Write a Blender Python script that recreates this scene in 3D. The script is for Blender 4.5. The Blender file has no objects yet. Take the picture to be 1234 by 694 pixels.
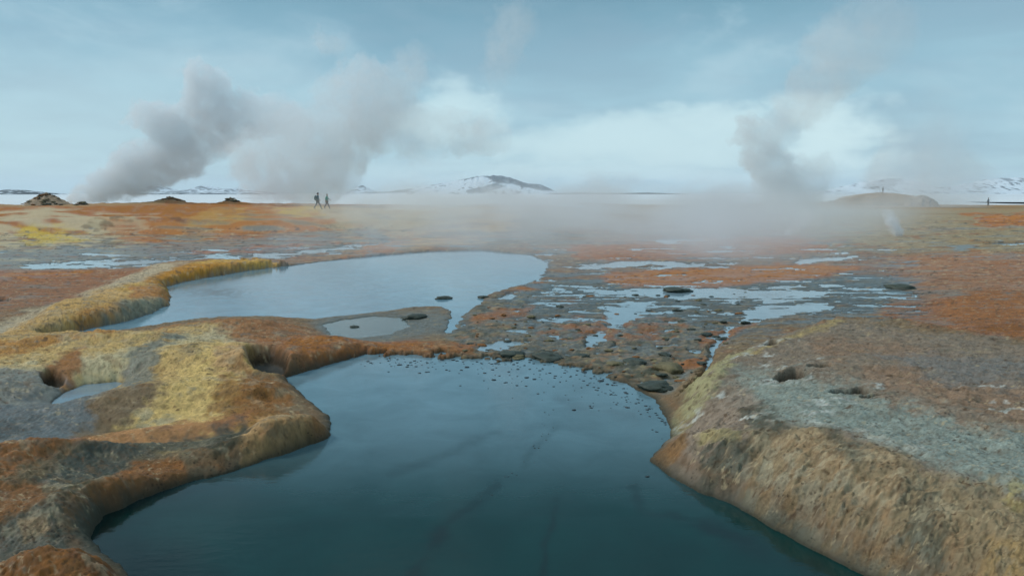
import bpy, bmesh, math, random
import numpy as np
from mathutils import Vector, Matrix

# ------------------------------------------------------------------ camera
C = bpy.context.scene.collection
S = bpy.context.scene
CAMH, FPX, CX, CY, HZ = 3.0, 900.0, 617.0, 347.0, 233.0
PITCH = math.atan((CY - HZ) / FPX)
cam_d = bpy.data.cameras.new('camera')
cam_d.sensor_width = 36.0
cam_d.lens = 36.0 * FPX / 1234.0
cam_d.clip_start, cam_d.clip_end = 0.1, 40000.0
cam = bpy.data.objects.new('camera', cam_d)
C.objects.link(cam)
cam.location = (0, 0, CAMH)
cam.rotation_euler = (math.pi / 2 - PITCH, 0, 0)
S.camera = cam

# ------------------------------------------------------------------ render
S.render.engine = 'CYCLES'
S.cycles.use_denoising = True
S.cycles.volume_bounces = 4
S.cycles.max_bounces = 7
S.cycles.diffuse_bounces = 2
S.cycles.glossy_bounces = 2
S.cycles.transparent_max_bounces = 16
S.cycles.volume_max_steps = 96
S.cycles.caustics_reflective = False
S.cycles.use_adaptive_sampling = True
S.view_settings.view_transform = 'Standard'
S.view_settings.look = 'None'
S.view_settings.gamma = 1.0
S.view_settings.exposure = 0.14

SUN_EL, SUN_AZ = math.radians(40), math.radians(-78)     # azimuth from +Y, towards +X

# ------------------------------------------------------------------ node helper
class NT:
    def __init__(s, tree):
        s.t = tree; s.n = tree.nodes; s.l = tree.links
    def add(s, typ, ins=None, **kw):
        nd = s.n.new(typ)
        for k, v in kw.items():
            setattr(nd, k, v)
        for k, v in (ins or {}).items():
            sock = nd.inputs[k]
            if isinstance(v, bpy.types.NodeSocket):
                s.l.new(v, sock)
            else:
                sock.default_value = v
        return nd
    def math(s, op, a, b=0.0, clamp=False):
        nd = s.n.new('ShaderNodeMath'); nd.operation = op; nd.use_clamp = clamp
        for i, v in enumerate((a, b)):
            if isinstance(v, bpy.types.NodeSocket): s.l.new(v, nd.inputs[i])
            else: nd.inputs[i].default_value = v
        return nd.outputs[0]
    def vmath(s, op, a, b=(0, 0, 0)):
        nd = s.n.new('ShaderNodeVectorMath'); nd.operation = op
        for i, v in enumerate((a, b)):
            if isinstance(v, bpy.types.NodeSocket): s.l.new(v, nd.inputs[i])
            else: nd.inputs[i].default_value = v
        return nd.outputs['Value'] if op in ('DISTANCE', 'LENGTH', 'DOT_PRODUCT') else nd.outputs['Vector']
    def mrange(s, v, a, b, c, d, interp='SMOOTHSTEP'):
        nd = s.n.new('ShaderNodeMapRange'); nd.interpolation_type = interp
        for i, x in enumerate((v, a, b, c, d)):
            if isinstance(x, bpy.types.NodeSocket): s.l.new(x, nd.inputs[i])
            else: nd.inputs[i].default_value = x
        return nd.outputs[0]
    def mixc(s, f, a, b, blend='MIX'):
        nd = s.n.new('ShaderNodeMix'); nd.data_type = 'RGBA'; nd.blend_type = blend
        for i, x in ((0, f), (6, a), (7, b)):
            if isinstance(x, bpy.types.NodeSocket): s.l.new(x, nd.inputs[i])
            else: nd.inputs[i].default_value = x if i == 0 else (*x[:3], 1.0)
        return nd.outputs[2]
    def noise(s, vec, scale, detail=4.0, rough=0.55, dist=0.0):
        nd = s.add('ShaderNodeTexNoise', {'Scale': scale, 'Detail': detail, 'Roughness': rough, 'Distortion': dist})
        if vec is not None: s.l.new(vec, nd.inputs['Vector'])
        return nd

def lin(c):
    return tuple(((v / 255.0) / 12.92 if v / 255.0 <= 0.04045 else ((v / 255.0 + 0.055) / 1.055) ** 2.4) for v in c)

# ------------------------------------------------------------------ world: a cloud deck over a thin clear sky
W = bpy.data.worlds.new('World'); S.world = W; W.use_nodes = True
wt = NT(W.node_tree); wt.n.clear()
sky = wt.add('ShaderNodeTexSky', sky_type='NISHITA', sun_disc=False, sun_elevation=SUN_EL, sun_rotation=SUN_AZ)
bg_sky = wt.add('ShaderNodeBackground', {'Color': sky.outputs[0], 'Strength': 0.10})
tc = wt.add('ShaderNodeTexCoord')
sep = wt.add('ShaderNodeSeparateXYZ', {0: tc.outputs['Generated']})
zc = wt.math('MAXIMUM', sep.outputs[2], 0.0)
den = wt.math('ADD', zc, 0.10)
px_ = wt.math('DIVIDE', sep.outputs[0], den); py_ = wt.math('DIVIDE', sep.outputs[1], den)
plane = wt.add('ShaderNodeCombineXYZ', {0: px_, 1: py_, 2: 0.0}).outputs[0]
n1 = wt.noise(plane, 0.55, 5, 0.5, 0.3).outputs[0]
n2 = wt.noise(plane, 1.7, 4, 0.5, 0.2).outputs[0]
ramp = wt.add('ShaderNodeValToRGB', {0: wt.math('ADD', zc, wt.math('MULTIPLY', wt.math('SUBTRACT', n1, 0.5), 0.20))})
cr = ramp.color_ramp; cr.interpolation = 'B_SPLINE'
stops = [(0.0, (166, 203, 214)), (0.06, (163, 200, 214)), (0.13, (150, 190, 206)), (0.19, (128, 172, 191)),
         (0.25, (98, 147, 167)), (0.46, (92, 138, 158)), (0.78, (190, 206, 216)), (1.0, (205, 216, 224))]
while len(cr.elements) < len(stops): cr.elements.new(0.5)
for e, (p, c) in zip(cr.elements, stops):
    e.position = p; e.color = (*lin(c), 1)
col = ramp.outputs[0]
n3 = wt.noise(wt.vmath('MULTIPLY', tc.outputs['Generated'], (1.0, 1.0, 2.6)), 3.2, 7, 0.58, 0.4).outputs[0]
col = wt.mixc(wt.mrange(n2, 0.42, 0.68, 0.0, 0.35), col, lin((140, 172, 190)))
col = wt.mixc(wt.mrange(n3, 0.46, 0.66, 0.0, 0.42), col, lin((132, 166, 184)))
col = wt.mixc(wt.mrange(n3, 0.50, 0.34, 0.0, 0.4), col, lin((184, 212, 222)))
# thin places in the cloud deck, low over the horizon: (azimuth, elevation, half widths) in direction space
gn = wt.noise(wt.vmath('MULTIPLY', tc.outputs['Generated'], (1.0, 1.0, 2.2)), 6.0, 5, 0.62).outputs['Color']
gv = wt.vmath('ADD', tc.outputs['Generated'], wt.vmath('MULTIPLY', wt.vmath('SUBTRACT', gn, (0.5, 0.5, 0.5)), (0.26, 0.0, 0.11)))
gs = wt.add('ShaderNodeSeparateXYZ', {0: gv})
gap = None
for (gx, gy, wx, wz, a) in ((750, 178, 150, 26, 0.8), (985, 172, 62, 36, 1.0), (545, 140, 45, 30, 0.75), (850, 158, 50, 18, 0.8), (500, 205, 110, 16, 0.35),
                            (120, 150, 230, 70, 0.28), (800, 215, 260, 14, 0.65)):
    dx = wt.math('MULTIPLY', wt.math('SUBTRACT', wt.math('DIVIDE', gs.outputs[0], wt.math('MAXIMUM', gs.outputs[1], 0.05)), (gx - CX) / FPX), FPX / wx)
    dz = wt.math('MULTIPLY', wt.math('SUBTRACT', wt.math('DIVIDE', gs.outputs[2], wt.math('MAXIMUM', gs.outputs[1], 0.05)), (HZ - gy) / FPX), FPX / wz)
    r2 = wt.math('ADD', wt.math('MULTIPLY', dx, dx), wt.math('MULTIPLY', dz, dz))
    g = wt.mrange(r2, 2.6, 0.0, 0.0, a)
    gap = g if gap is None else wt.math('MAXIMUM', gap, g)
col = wt.mixc(gap, col, lin((202, 229, 234)))
bg_cl = wt.add('ShaderNodeBackground', {'Color': col, 'Strength': 1.0})
mx = wt.add('ShaderNodeMixShader', {0: 0.9, 1: bg_sky.outputs[0], 2: bg_cl.outputs[0]})
wt.add('ShaderNodeOutputWorld', {0: mx.outputs[0]})

sd = bpy.data.lights.new('sun', 'SUN'); sd.energy = 1.5; sd.angle = math.radians(12); sd.color = (1.0, 0.95, 0.89)
sun = bpy.data.objects.new('sun', sd); C.objects.link(sun)
sdir = Vector((math.sin(SUN_AZ) * math.cos(SUN_EL), math.cos(SUN_AZ) * math.cos(SUN_EL), math.sin(SUN_EL)))
sun.rotation_euler = sdir.to_track_quat('Z', 'Y').to_euler()
sun.location = (0, 0, 50)

# ------------------------------------------------------------------ ground chart
def G(px, py, z=0.0):
    """Ground point (x, y) at height z seen at photo pixel px, py."""
    a = (px - CX) / FPX; b = (CY - py) / FPX
    dy = math.cos(PITCH) + b * math.sin(PITCH); dz = -math.sin(PITCH) + b * math.cos(PITCH)
    t = (z - CAMH) / dz
    return a * t, dy * t
def PT(px, py, y):
    """Point at distance y straight ahead, seen at photo pixel px, py."""
    a = (px - CX) / FPX; b = (CY - py) / FPX
    dy = math.cos(PITCH) + b * math.sin(PITCH); dz = -math.sin(PITCH) + b * math.cos(PITCH)
    t = y / dy
    return Vector((a * t, y, CAMH + dz * t))
def chart(x, y):
    """Ground chart in units of about one photo pixel, for spacing and softness of ground detail."""
    cp, sp = math.cos(PITCH), math.sin(PITCH)
    dep = y * cp + CAMH * sp
    return CX + FPX * x / dep, CY - FPX * (y * sp - CAMH * cp) / dep

# ------------------------------------------------------------------ numpy noise
def _hash(ix, iy, seed):
    h = (ix.astype(np.uint32) * np.uint32(374761393) + iy.astype(np.uint32) * np.uint32(668265263) + np.uint32(seed * 974634777 % 4294967291))
    h = (h ^ (h >> np.uint32(13))) * np.uint32(1274126177)
    h = (h ^ (h >> np.uint32(16))) * np.uint32(2246822519)
    h = h ^ (h >> np.uint32(15))
    return (h & np.uint32(0xffffff)).astype(np.float32) / np.float32(0xffffff)
def vnoise(x, y, seed=0):
    x = np.asarray(x, np.float32); y = np.asarray(y, np.float32)
    fx = np.floor(x); fy = np.floor(y)
    ix = fx.astype(np.int64); iy = fy.astype(np.int64)
    u = x - fx; v = y - fy
    res = 0
    uu = u * u * u * (u * (u * 6 - 15) + 10); vv = v * v * v * (v * (v * 6 - 15) + 10)
    def gr(dx, dy):
        a = _hash(ix + dx, iy + dy, seed) * np.float32(6.2831853)
        return np.cos(a) * (u - dx) + np.sin(a) * (v - dy)
    a = gr(0, 0); b = gr(1, 0); c = gr(0, 1); d = gr(1, 1)
    return ((a + (b - a) * uu) * (1 - vv) + (c + (d - c) * uu) * vv) * np.float32(1.4)     # about -1..1
def fbm(x, y, seed=0, octv=4, gain=0.5, lac=2.03, ridged=False):
    s = 0; a = 1.0; tot = 0
    for i in range(octv):
        n = vnoise(x, y, seed + i * 17)
        if ridged: n = 1 - 2 * np.abs(n)
        s = s + n * a; tot += a; a *= gain
        x = x * lac + 13.7; y = y * lac - 7.3
    return s / tot
def sstep(a, b, v):
    t = np.clip((v - a) / (b - a), 0, 1)
    return t * t * (3 - 2 * t)

def poly_sdf(U, V, poly, margin):
    """Signed distance (negative inside) from points U, V to a polygon; far points get +margin."""
    P = np.asarray(poly, np.float32)
    out = np.full(U.shape, np.float32(margin))
    m = (U > P[:, 0].min() - margin) & (U < P[:, 0].max() + margin) & (V > P[:, 1].min() - margin) & (V < P[:, 1].max() + margin)
    idx = np.nonzero(m.ravel())[0]
    if len(idx) == 0: return out
    u = U.ravel()[idx]; v = V.ravel()[idx]
    best = np.full(u.shape, np.float32(1e12)); inside = np.zeros(u.shape, bool)
    n = len(P)
    for i in range(n):
        ax, ay = P[i]; bx, by = P[(i + 1) % n]
        ex, ey = bx - ax, by - ay
        wx = u - ax; wy = v - ay
        t = np.clip((wx * ex + wy * ey) / (ex * ex + ey * ey + 1e-12), 0, 1)
        best = np.minimum(best, (wx - ex * t) ** 2 + (wy - ey * t) ** 2)
        if ay != by:
            cr_ = ((ay > v) != (by > v)) & (u < ex * (v - ay) / (by - ay) + ax)
            inside ^= cr_
    d = np.sqrt(best); d[inside] *= -1
    r = out.ravel(); r[idx] = np.minimum(d, margin)
    return r.reshape(U.shape)

# ------------------------------------------------------------------ the ground grid (finer where the photo looks closely)
vs = np.concatenate([np.linspace(1.36, 0.78, 30, endpoint=False), np.linspace(0.78, 0.62, 130, endpoint=False),
                     0.0115 + (0.62 - 0.0115) * np.linspace(1, 0, 820) ** 1.15])
ss = np.concatenate([np.linspace(-1.4, -0.76, 60, endpoint=False), np.linspace(-0.76, 0.76, 1000), np.linspace(0.76, 1.4, 61)[1:]])
YY = (CAMH / vs).astype(np.float32)[:, None] * np.ones((1, len(ss)), np.float32)
XX = YY * ss.astype(np.float32)[None, :]
LY = np.log(YY); SX = XX / YY
U0, V0 = chart(XX, YY)

def pnoise(L, seed, octv=3, gain=0.5):
    """Noise whose features are about L photo pixels wide at any distance and isotropic on the ground."""
    k = 900.0 / L
    s = 0; a = 1.0; tot = 0
    for i in range(octv):
        l = L / (2.03 ** i)
        w = np.clip(3 * l / YY / 1.4 - 0.35, 0, 1)
        s = s + vnoise(SX * k, LY * k, seed + i * 31) * a * w; tot += a; a *= gain; k *= 2.03
    return s / tot

WU = pnoise(110, 1, 5, 0.6) * 26; WV = pnoise(110, 2, 5, 0.6)
KV = (CAMH / YY)                                       # foreshortening of the ground
U = U0 + WU; V = V0 + WV * 26 * KV * 0.8
WUs = pnoise(30, 3, 4, 0.6) * 7; WVs = pnoise(30, 4, 4, 0.6) * 7 * KV
US = U0 + WUs; VS = V0 + WVs                           # lightly warped: for outlines that must hold

def lift(pts, z):
    return [chart(*G(px, py, z)) for px, py in pts]
def world_poly(pts, z=0.0):
    return [G(px, py, z) for px, py in pts]

# ---------------------------------------------------------------- pools (outlines are the waterlines)
NEAR = [(400, 512), (399, 528), (345, 546), (285, 566), (225, 582), (165, 602), (125, 622), (108, 648), (125, 668), (165, 700), (185, 760),
        (300, 900), (900, 900), (1300, 830), (1150, 752), (1060, 702), (985, 664), (925, 634), (880, 606), (848, 596), (815, 578), (783, 556), (792, 545),
        (810, 528), (803, 505), (790, 482), (772, 472), (742, 458), (700, 442), (640, 433), (560, 430), (500, 427), (470, 428), (440, 427), (405, 437), (372, 447),
        (345, 455), (352, 466), (372, 483), (392, 500)]
FAR = [(206, 358), (200, 346), (225, 339), (265, 332), (300, 326), (345, 321), (400, 314), (450, 309), (520, 303), (580, 302), (640, 308),
       (662, 317), (655, 330), (640, 341), (605, 350), (588, 356), (580, 366), (560, 378), (545, 402), (536, 402), (545, 378), (535, 370), (500, 371), (465, 375), (420, 380),
       (380, 385), (330, 383), (270, 384), (215, 390), (160, 399), (100, 407), (62, 413), (48, 409), (100, 398), (150, 388), (186, 376), (203, 368)]
SMALL = [(390, 391), (415, 385), (455, 381), (490, 384), (492, 394), (470, 403), (430, 408), (400, 404)]
LITTLE = [(60, 486), (78, 472), (104, 463), (138, 460), (152, 462), (128, 474), (96, 484), (70, 490)]
nearW, farW, smallW, littleW = (world_poly(p) for p in (NEAR, FAR, SMALL, LITTLE))
wob = fbm(XX * 1.6, YY * 1.6, 5, 4, 0.55)
wobx = (fbm(XX * 2.4, YY * 2.4, 9, 4, 0.6) * 0.085 * np.clip(YY / 10, 0.5, 3)).astype(np.float32)
wfine = fbm(XX * 7, YY * 7, 23, 4, 0.65) * 0.035 * (1 - sstep(14, 26, YY))
woby = wfine + (fbm(XX * 2.4, YY * 2.4, 14, 4, 0.6) * 0.085 * np.clip(YY / 10, 0.5, 3)).astype(np.float32)
rag = sstep(11.2, 12.6, YY) * sstep(-3.5, -2.0, XX) * fbm(XX * 2.2, YY * 2.2, 19, 4, 0.65)
dN = poly_sdf(XX + wobx + rag * 0.5, YY + woby + rag * 0.8, nearW, 6.0)
dF = poly_sdf(XX + wobx, YY + woby, farW, 6.0)
dS = poly_sdf(XX + wobx, YY + woby, smallW, 6.0)
dL = poly_sdf(XX + wobx * 0.5, YY + woby * 0.5, littleW, 6.0)
dP = np.minimum(np.minimum(dN, dF), np.minimum(dS, dL))

# ---------------------------------------------------------------- heights
H = np.full(XX.shape, 0.10, np.float32)
def raise_poly(pts, z, soft, height, lvl=None):
    """Plateau of a height, its outline seen at pts when standing at height z; soft = width of its slope in metres."""
    global H
    d = poly_sdf(XX + wobx * 1.5, YY + woby * 1.5, world_poly(pts, z), soft * 2)
    m = 1 - sstep(-soft, soft, d)
    H = H * (1 - m) + height * m
def bump(px, py, h, rx, ry, rot=0.0, p=1.0):
    """Rounded mound whose top is seen at px, py; radii in metres."""
    global H
    cx, cy = G(px, py, H_at(px, py) + h)
    c, s = math.cos(rot), math.sin(rot)
    dx = XX + wobx * 1.2 - cx; dy = YY + woby * 1.2 - cy
    a = (dx * c + dy * s) / rx; b = (-dx * s + dy * c) / ry
    H = H + h * np.exp(-(a * a + b * b) ** p)
def H_at(px, py):
    x, y = G(px, py, 0.1)
    j = int(np.argmin(abs(vs - CAMH / y))); i = int(np.argmin(abs(ss - x / y)))
    return float(H[j, i])

# the bank right of the near pool and the land behind it
raise_poly([(790, 500), (835, 455), (875, 425), (940, 400), (1005, 380), (1080, 385), (1180, 400), (1300, 415), (1700, 470), (1700, 900), (1100, 900), (1000, 694), (850, 590), (790, 556)], 0.35, 0.45, 0.38)
raise_poly([(880, 470), (930, 440), (1050, 430), (1234, 450), (1600, 500), (1700, 900), (1150, 900), (1080, 694), (960, 600), (890, 550)], 0.5, 0.9, 0.60)
bump(1100, 545, 0.14, 1.3, 0.5, -0.5)
bump(945, 505, 0.12, 0.8, 0.35, -0.5)
bump(860, 455, 0.10, 0.3, 0.8, -0.4)
bump(850, 535, 0.05, 0.25, 0.2)
# land left of the near pool
raise_poly([(-500, 470), (0, 408), (100, 404), (230, 388), (300, 384), (420, 388), (440, 404), (430, 430), (340, 445), (200, 440), (100, 455), (0, 470), (-500, 600)], 0.25, 0.6, 0.24)
bump(305, 390, 0.20, 1.3, 0.9, 0.1)
bump(395, 400, 0.06, 0.8, 0.7)
bump(60, 412, 0.14, 1.6, 0.6)
bump(160, 408, 0.12, 1.0, 0.5)
bump(250, 418, 0.15, 1.9, 1.1, -0.2)
bump(190, 462, 0.14, 1.2, 0.6, 0.5)
bump(300, 455, 0.10, 0.6, 0.5)
bump(320, 465, 0.10, 0.5, 0.4)
bump(352, 500, 0.26, 0.52, 0.36, 0.3, 1.6)
bump(300, 522, 0.14, 0.7, 0.22, 0.5)
bump(205, 556, 0.22, 0.8, 0.28, 0.45)
bump(110, 590, 0.20, 0.8, 0.35, 0.5)
bump(70, 540, 0.18, 0.8, 0.25, 0.5)
bump(70, 672, 0.50, 0.9, 0.42, 0.0)
bump(-60, 560, 0.3, 0.9, 0.9)
bump(235, 530, -0.09, 0.75, 0.22, 0.45)
bump(330, 486, -0.10, 0.30, 0.14, 0.2)
bump(150, 520, -0.10, 0.6, 0.2, 0.5)
bump(300, 425, 0.14, 0.35, 0.3)
bump(345, 425, 0.10, 0.4, 0.3)
# the spur that reaches into the far pool, and its long arm behind
raise_poly([(-300, 440), (0, 398), (60, 372), (110, 352), (160, 338), (204, 340), (208, 352), (150, 372), (95, 396), (0, 420), (-300, 470)], 0.3, 0.4, 0.27)
raise_poly([(100, 350), (180, 318), (260, 308), (345, 310), (420, 312), (420, 316), (345, 322), (260, 330), (190, 345)], 0.3, 0.6, 0.28)
bump(110, 368, 0.10, 2.6, 1.4)
bump(60, 372, 0.08, 1.4, 0.9)
bump(240, 318, 0.10, 3.0, 2.4)
# ridge behind, and the low rise to the right
br = fbm(XX * 0.07, YY * 0.07, 33, 4, 0.55)
side = 1 - sstep(-0.02, 0.2, SX + 0.05 * br)
berm = sstep(47, 84, YY + 7 * br) * side
H = H + berm * (1.22 + 0.12 * np.sin(XX * 0.11) * sstep(60, 80, YY))
H = H + side * 0.45 * np.exp(-((YY - 60 - 5 * br) / 6.0) ** 2) * sstep(-0.30, -0.55, SX)
H = H + 0.25 * sstep(60, 90, YY) * (1 - side)
def far_bump(px, py, y, h, rx, ry):
    global H
    p = PT(px, py, y)
    H = H + h * np.exp(-(((XX - p.x) / rx) ** 2 + ((YY - y) / ry) ** 2))
far_bump(1075, 240, 195, 1.9, 15, 10)
far_bump(1040, 240, 200, 1.5, 12, 10)
far_bump(960, 240, 180, 1.2, 16, 12)
far_bump(205, 240, 112, 0.55, 2.6, 3)
far_bump(278, 240, 112, 0.4, 2.0, 3)
far_bump(150, 246, 108, 0.25, 9, 4)
endz = sstep(185, 240, YY)
H = H * (1 - endz) + 0.9 * endz

# relief: amplitude grows with dry height, fades with distance
n_big = fbm(XX * 0.9, YY * 0.9, 41, 4, 0.5)
lump = fbm(XX * 1.9 + 0.5 * n_big, YY * 1.9, 48, 4, 0.55, ridged=True)
H = H + lump * 0.045 * np.clip((H - 0.12) / 0.3, 0, 1.2) * (1 - sstep(14, 30, YY))
H = H + n_big * 0.05 * np.clip(H / 0.3, 0.3, 1.2) * (1 - sstep(18, 45, YY) * 0.4)
rfar = sstep(35, 60, YY)
H = H + rfar * (fbm(XX * 0.22, YY * 0.16, 45, 5, 0.55) * 0.24 + fbm(XX * 0.5, YY * 0.3, 46, 3, 0.5, ridged=True) * 0.10) * np.clip(berm * 2 * (1 - berm * 0.6) + 0.15, 0, 1.0) * (0.25 + 0.75 * side)

# the wet flats between and around the pools: mean just above the water, so that puddles stand in them
raise_poly([(368, 388), (400, 380), (470, 374), (560, 368), (560, 410), (500, 412), (440, 412), (395, 408)], 0.05, 0.5, 0.045)
DELTA = [(540, 405), (560, 382), (600, 358), (670, 340), (760, 346), (900, 342), (1060, 336), (1090, 350), (1050, 372), (940, 380), (900, 400), (860, 425), (830, 455), (800, 480), (760, 462), (690, 442), (560, 432)]
dD = poly_sdf(US, VS, DELTA, 60.0)
mD = 1 - sstep(-10, 14, dD)
dn = pnoise(46, 61, 4, 0.62)
dn2 = fbm(XX * 2.3, YY * 2.3, 63, 4, 0.6, ridged=True)
dn3 = fbm(U0 / 46.0, V0 / 7.5, 66, 5, 0.62); dn4 = pnoise(16, 68, 4, 0.65)
Hd = 0.022 + dn * 0.045 + dn3 * 0.10 + np.maximum(dn4, -0.1) * 0.06 + dn2 * 0.02
H = H * (1 - mD) + Hd * mD

# carved shallow runs of water
def carve(pts, soft, depth, warp=True):
    global H
    uu, vv = (US, VS) if warp else (U0, V0)
    d = poly_sdf(uu, vv, pts, soft * 4)
    m = 1 - sstep(-soft, soft, d + soft * 2.6 * carve_n)
    H = H * (1 - m) - depth * m
    return m
carve_n = fbm(U0 / 40.0, V0 / 3.0, 191, 5, 0.68) * 1.6
runs = 0
for pts, sf in [([(15, 321), (100, 315), (200, 312), (300, 306), (420, 297), (470, 292), (440, 300), (300, 313), (150, 322), (40, 326)], 3),
                ([(680, 321), (760, 314), (870, 319), (880, 323), (760, 322), (700, 326)], 2.2),
                ([(770, 291), (830, 287), (850, 291), (800, 294)], 1.6),
                ([(950, 316), (985, 311), (1035, 309), (1010, 314), (965, 319)], 1.6),
                ([(1185, 294), (1260, 292), (1260, 296), (1190, 296)], 1.2),
                ([(720, 352), (800, 345), (920, 350), (1000, 352), (980, 358), (860, 360), (760, 358)], 3),
                ([(900, 375), (960, 368), (1010, 368), (1000, 374), (930, 384), (890, 392)], 3),
                ([(703, 413), (706, 405), (722, 400), (732, 403), (722, 416), (706, 421)], 3),
                ([(838, 470), (850, 440), (858, 415), (868, 400), (884, 392), (880, 402), (864, 425), (856, 450), (848, 475), (815, 485)], 3),
                ([(575, 417), (600, 411), (640, 412), (620, 420), (585, 423)], 2.5),
                ([(596, 360), (612, 352), (624, 353), (616, 364)], 2.5),
                ([(735, 395), (728, 375), (760, 365), (790, 370), (770, 380), (750, 395)], 4),
                ([(735, 420), (742, 415), (748, 420)], 1)]:
    runs = np.maximum(runs, carve(pts, sf, 0.03))

st5 = fbm(U0 / 75.0, V0 / 3.4, 421, 5, 0.62); st6 = fbm(U0 / 45.0, V0 / 3.0, 431, 5, 0.62)
zw = sstep(288, 300, V0) * (1 - sstep(378, 392, V0)) * sstep(600, 680, U0) * (1 - sstep(1060, 1130, U0 - 0.6 * (V0 - 300)))
zw2 = sstep(292, 300, V0) * (1 - sstep(322, 332, V0)) * (1 - sstep(380, 450, U0))
thr = 0.21 - 0.05 * sstep(335, 350, V0)
H = np.where((H > 0) & (H < 0.3), H * (1 - 0.72 * np.maximum(zw, zw2)), H)
for zz, t0 in ((zw * (H < 0.3), thr), (zw2 * (H < 0.3), 0.24)):
    m = zz * sstep(t0 - 0.03, t0 + 0.03, st5 + 0.35 * st6)
    H = H * (1 - m) - 0.04 * m
# pits in the crust: (px, py, half width px, half depth as seen px, depth m, height of rim)
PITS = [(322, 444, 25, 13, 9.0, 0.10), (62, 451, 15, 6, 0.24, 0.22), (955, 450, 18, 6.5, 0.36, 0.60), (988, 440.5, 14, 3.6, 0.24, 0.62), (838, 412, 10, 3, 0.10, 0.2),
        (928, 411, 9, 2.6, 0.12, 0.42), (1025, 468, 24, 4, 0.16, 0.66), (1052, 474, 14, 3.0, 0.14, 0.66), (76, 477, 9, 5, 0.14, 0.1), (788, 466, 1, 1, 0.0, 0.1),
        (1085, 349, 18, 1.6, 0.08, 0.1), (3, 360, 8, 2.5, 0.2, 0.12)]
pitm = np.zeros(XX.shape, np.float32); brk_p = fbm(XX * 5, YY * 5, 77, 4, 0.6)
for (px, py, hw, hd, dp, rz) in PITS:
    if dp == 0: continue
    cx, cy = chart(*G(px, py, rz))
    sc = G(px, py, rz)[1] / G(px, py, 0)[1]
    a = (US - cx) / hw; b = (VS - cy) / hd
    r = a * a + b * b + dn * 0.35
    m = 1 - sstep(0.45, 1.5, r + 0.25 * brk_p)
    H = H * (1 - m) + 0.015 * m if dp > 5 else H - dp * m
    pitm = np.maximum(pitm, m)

# banks: the land falls to the waterline of each pool
wN = 0.16 + 0.16 * sstep(2.0, 0.0, np.abs(XX - 2.5) + 0 * YY)
bankw = 0.10 + 0.36 * sstep(1.2, 2.2, XX) * sstep(12, 9, YY)
riseN = 1 - np.exp(-(np.maximum(dN, 0) / (bankw * (1 + 0.5 * lump))) ** 1.0)
riseF = 1 - np.exp(-np.maximum(dF, 0) / (0.13 * (1 + 0.5 * lump)))
riseS = 1 - np.exp(-np.maximum(dS, 0) / 0.9)
riseL = 1 - np.exp(-np.maximum(dL, 0) / 0.25)
rise = riseN * riseF * riseS * riseL
Z = np.where(H > 0, H * rise + 0.012 * (1 - rise), H)
Z = np.where(dP < 0, np.maximum(-0.45, dP * 0.9 - 0.01), Z)
# crust and grain
cell = YY * 0.0016
amp = np.clip(Z / 0.12, 0.15, 1.0) * (1 - pitm * 0.5)
Z = Z + amp * np.clip(0.12 / cell - 1.0, 0, 1) * fbm(XX * 4.2, YY * 4.2, 71, 3, 0.6) * 0.034
Z = Z + amp * np.clip(0.05 / cell - 1.0, 0, 1) * fbm(XX * 12, YY * 12, 75, 3, 0.6, ridged=True) * 0.015
ax_, ay_ = 0.62, -0.785
tl = XX * ax_ + YY * ay_
slope_m = np.exp(-((dN - 0.35) / 0.45) ** 2) * (dN > 0) * sstep(0.08, 0.3, Z) * sstep(0.5, 1.5, XX)
gul = fbm(tl * 3.2 + 0.6 * wob, dN * 0.9, 501, 4, 0.6, ridged=True)
Z = Z + slope_m * (gul * 0.085 + fbm(tl * 9, dN * 4, 505, 3, 0.6) * 0.02)
det = fbm(XX * 3.4 + 0.4 * wob, YY * 3.4, 511, 5, 0.62, ridged=True)
Z = Z + np.clip(0.1 / cell - 1, 0, 1) * sstep(0.1, 0.3, Z) * det * 0.011 + sstep(0.1, 0.3, Z) * np.clip(0.06 / cell - 1, 0, 1) * fbm(XX * 16, YY * 16, 521, 3, 0.6) * 0.007
Z = Z.astype(np.float32)

# ---------------------------------------------------------------- colours (what the minerals are, plus shade painted into hollows and steep faces)
YEL, PYEL, ORG, RUST, TAN = (208, 166, 100), (206, 186, 132), (160, 100, 52), (134, 76, 36), (178, 146, 106)
PINK, GREY, GGRN, DARK, SALT, BRN, CREAM = (164, 122, 94), (98, 108, 110), (128, 140, 128), (44, 54, 46), (196, 200, 192), (128, 92, 58), (186, 172, 140)
stopsV = [(240, (150, 120, 88)), (262, (158, 126, 88)), (285, (136, 120, 100)), (310, (142, 116, 92)), (345, (146, 108, 78)), (380, (134, 114, 90)),
          (430, (130, 110, 84)), (520, (122, 104, 80)), (600, (98, 88, 68)), (694, (92, 78, 56))]
base = np.zeros(XX.shape + (3,), np.float32)
sv = np.array([s[0] for s in stopsV], float)
for k in range(3):
    base[..., k] = np.interp(V, sv, [lin(s[1])[k] for s in stopsV])
wet = np.full(XX.shape, 0.12, np.float32)
brk = {L: pnoise(L, 100 + L, 4, 0.6) for L in (14, 30, 60, 120)}
def over(m, c, w=None):
    global base, wet
    cl = np.array(lin(c), np.float32)
    base = base * (1 - m[..., None]) + cl * m[..., None]
    if w is not None: wet = wet * (1 - m) + w * m
grain = pnoise(22, 151, 5, 0.75) * 1.5 + pnoise(90, 157, 4, 0.6) * 0.8
ffar = 1 - sstep(300, 345, V0)
far_u = ffar * fbm(U0 / 30.0, V0 / 4.0, 263, 4, 0.6) * 34; far_v = ffar * fbm(U0 / 36.0, V0 / 9.0, 269, 4, 0.6) * 6
farp = 1 - ffar * sstep(0.0, 0.3, fbm(U0 / 26.0, V0 / 4.0, 273, 4, 0.65)) * 0.75
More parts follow.
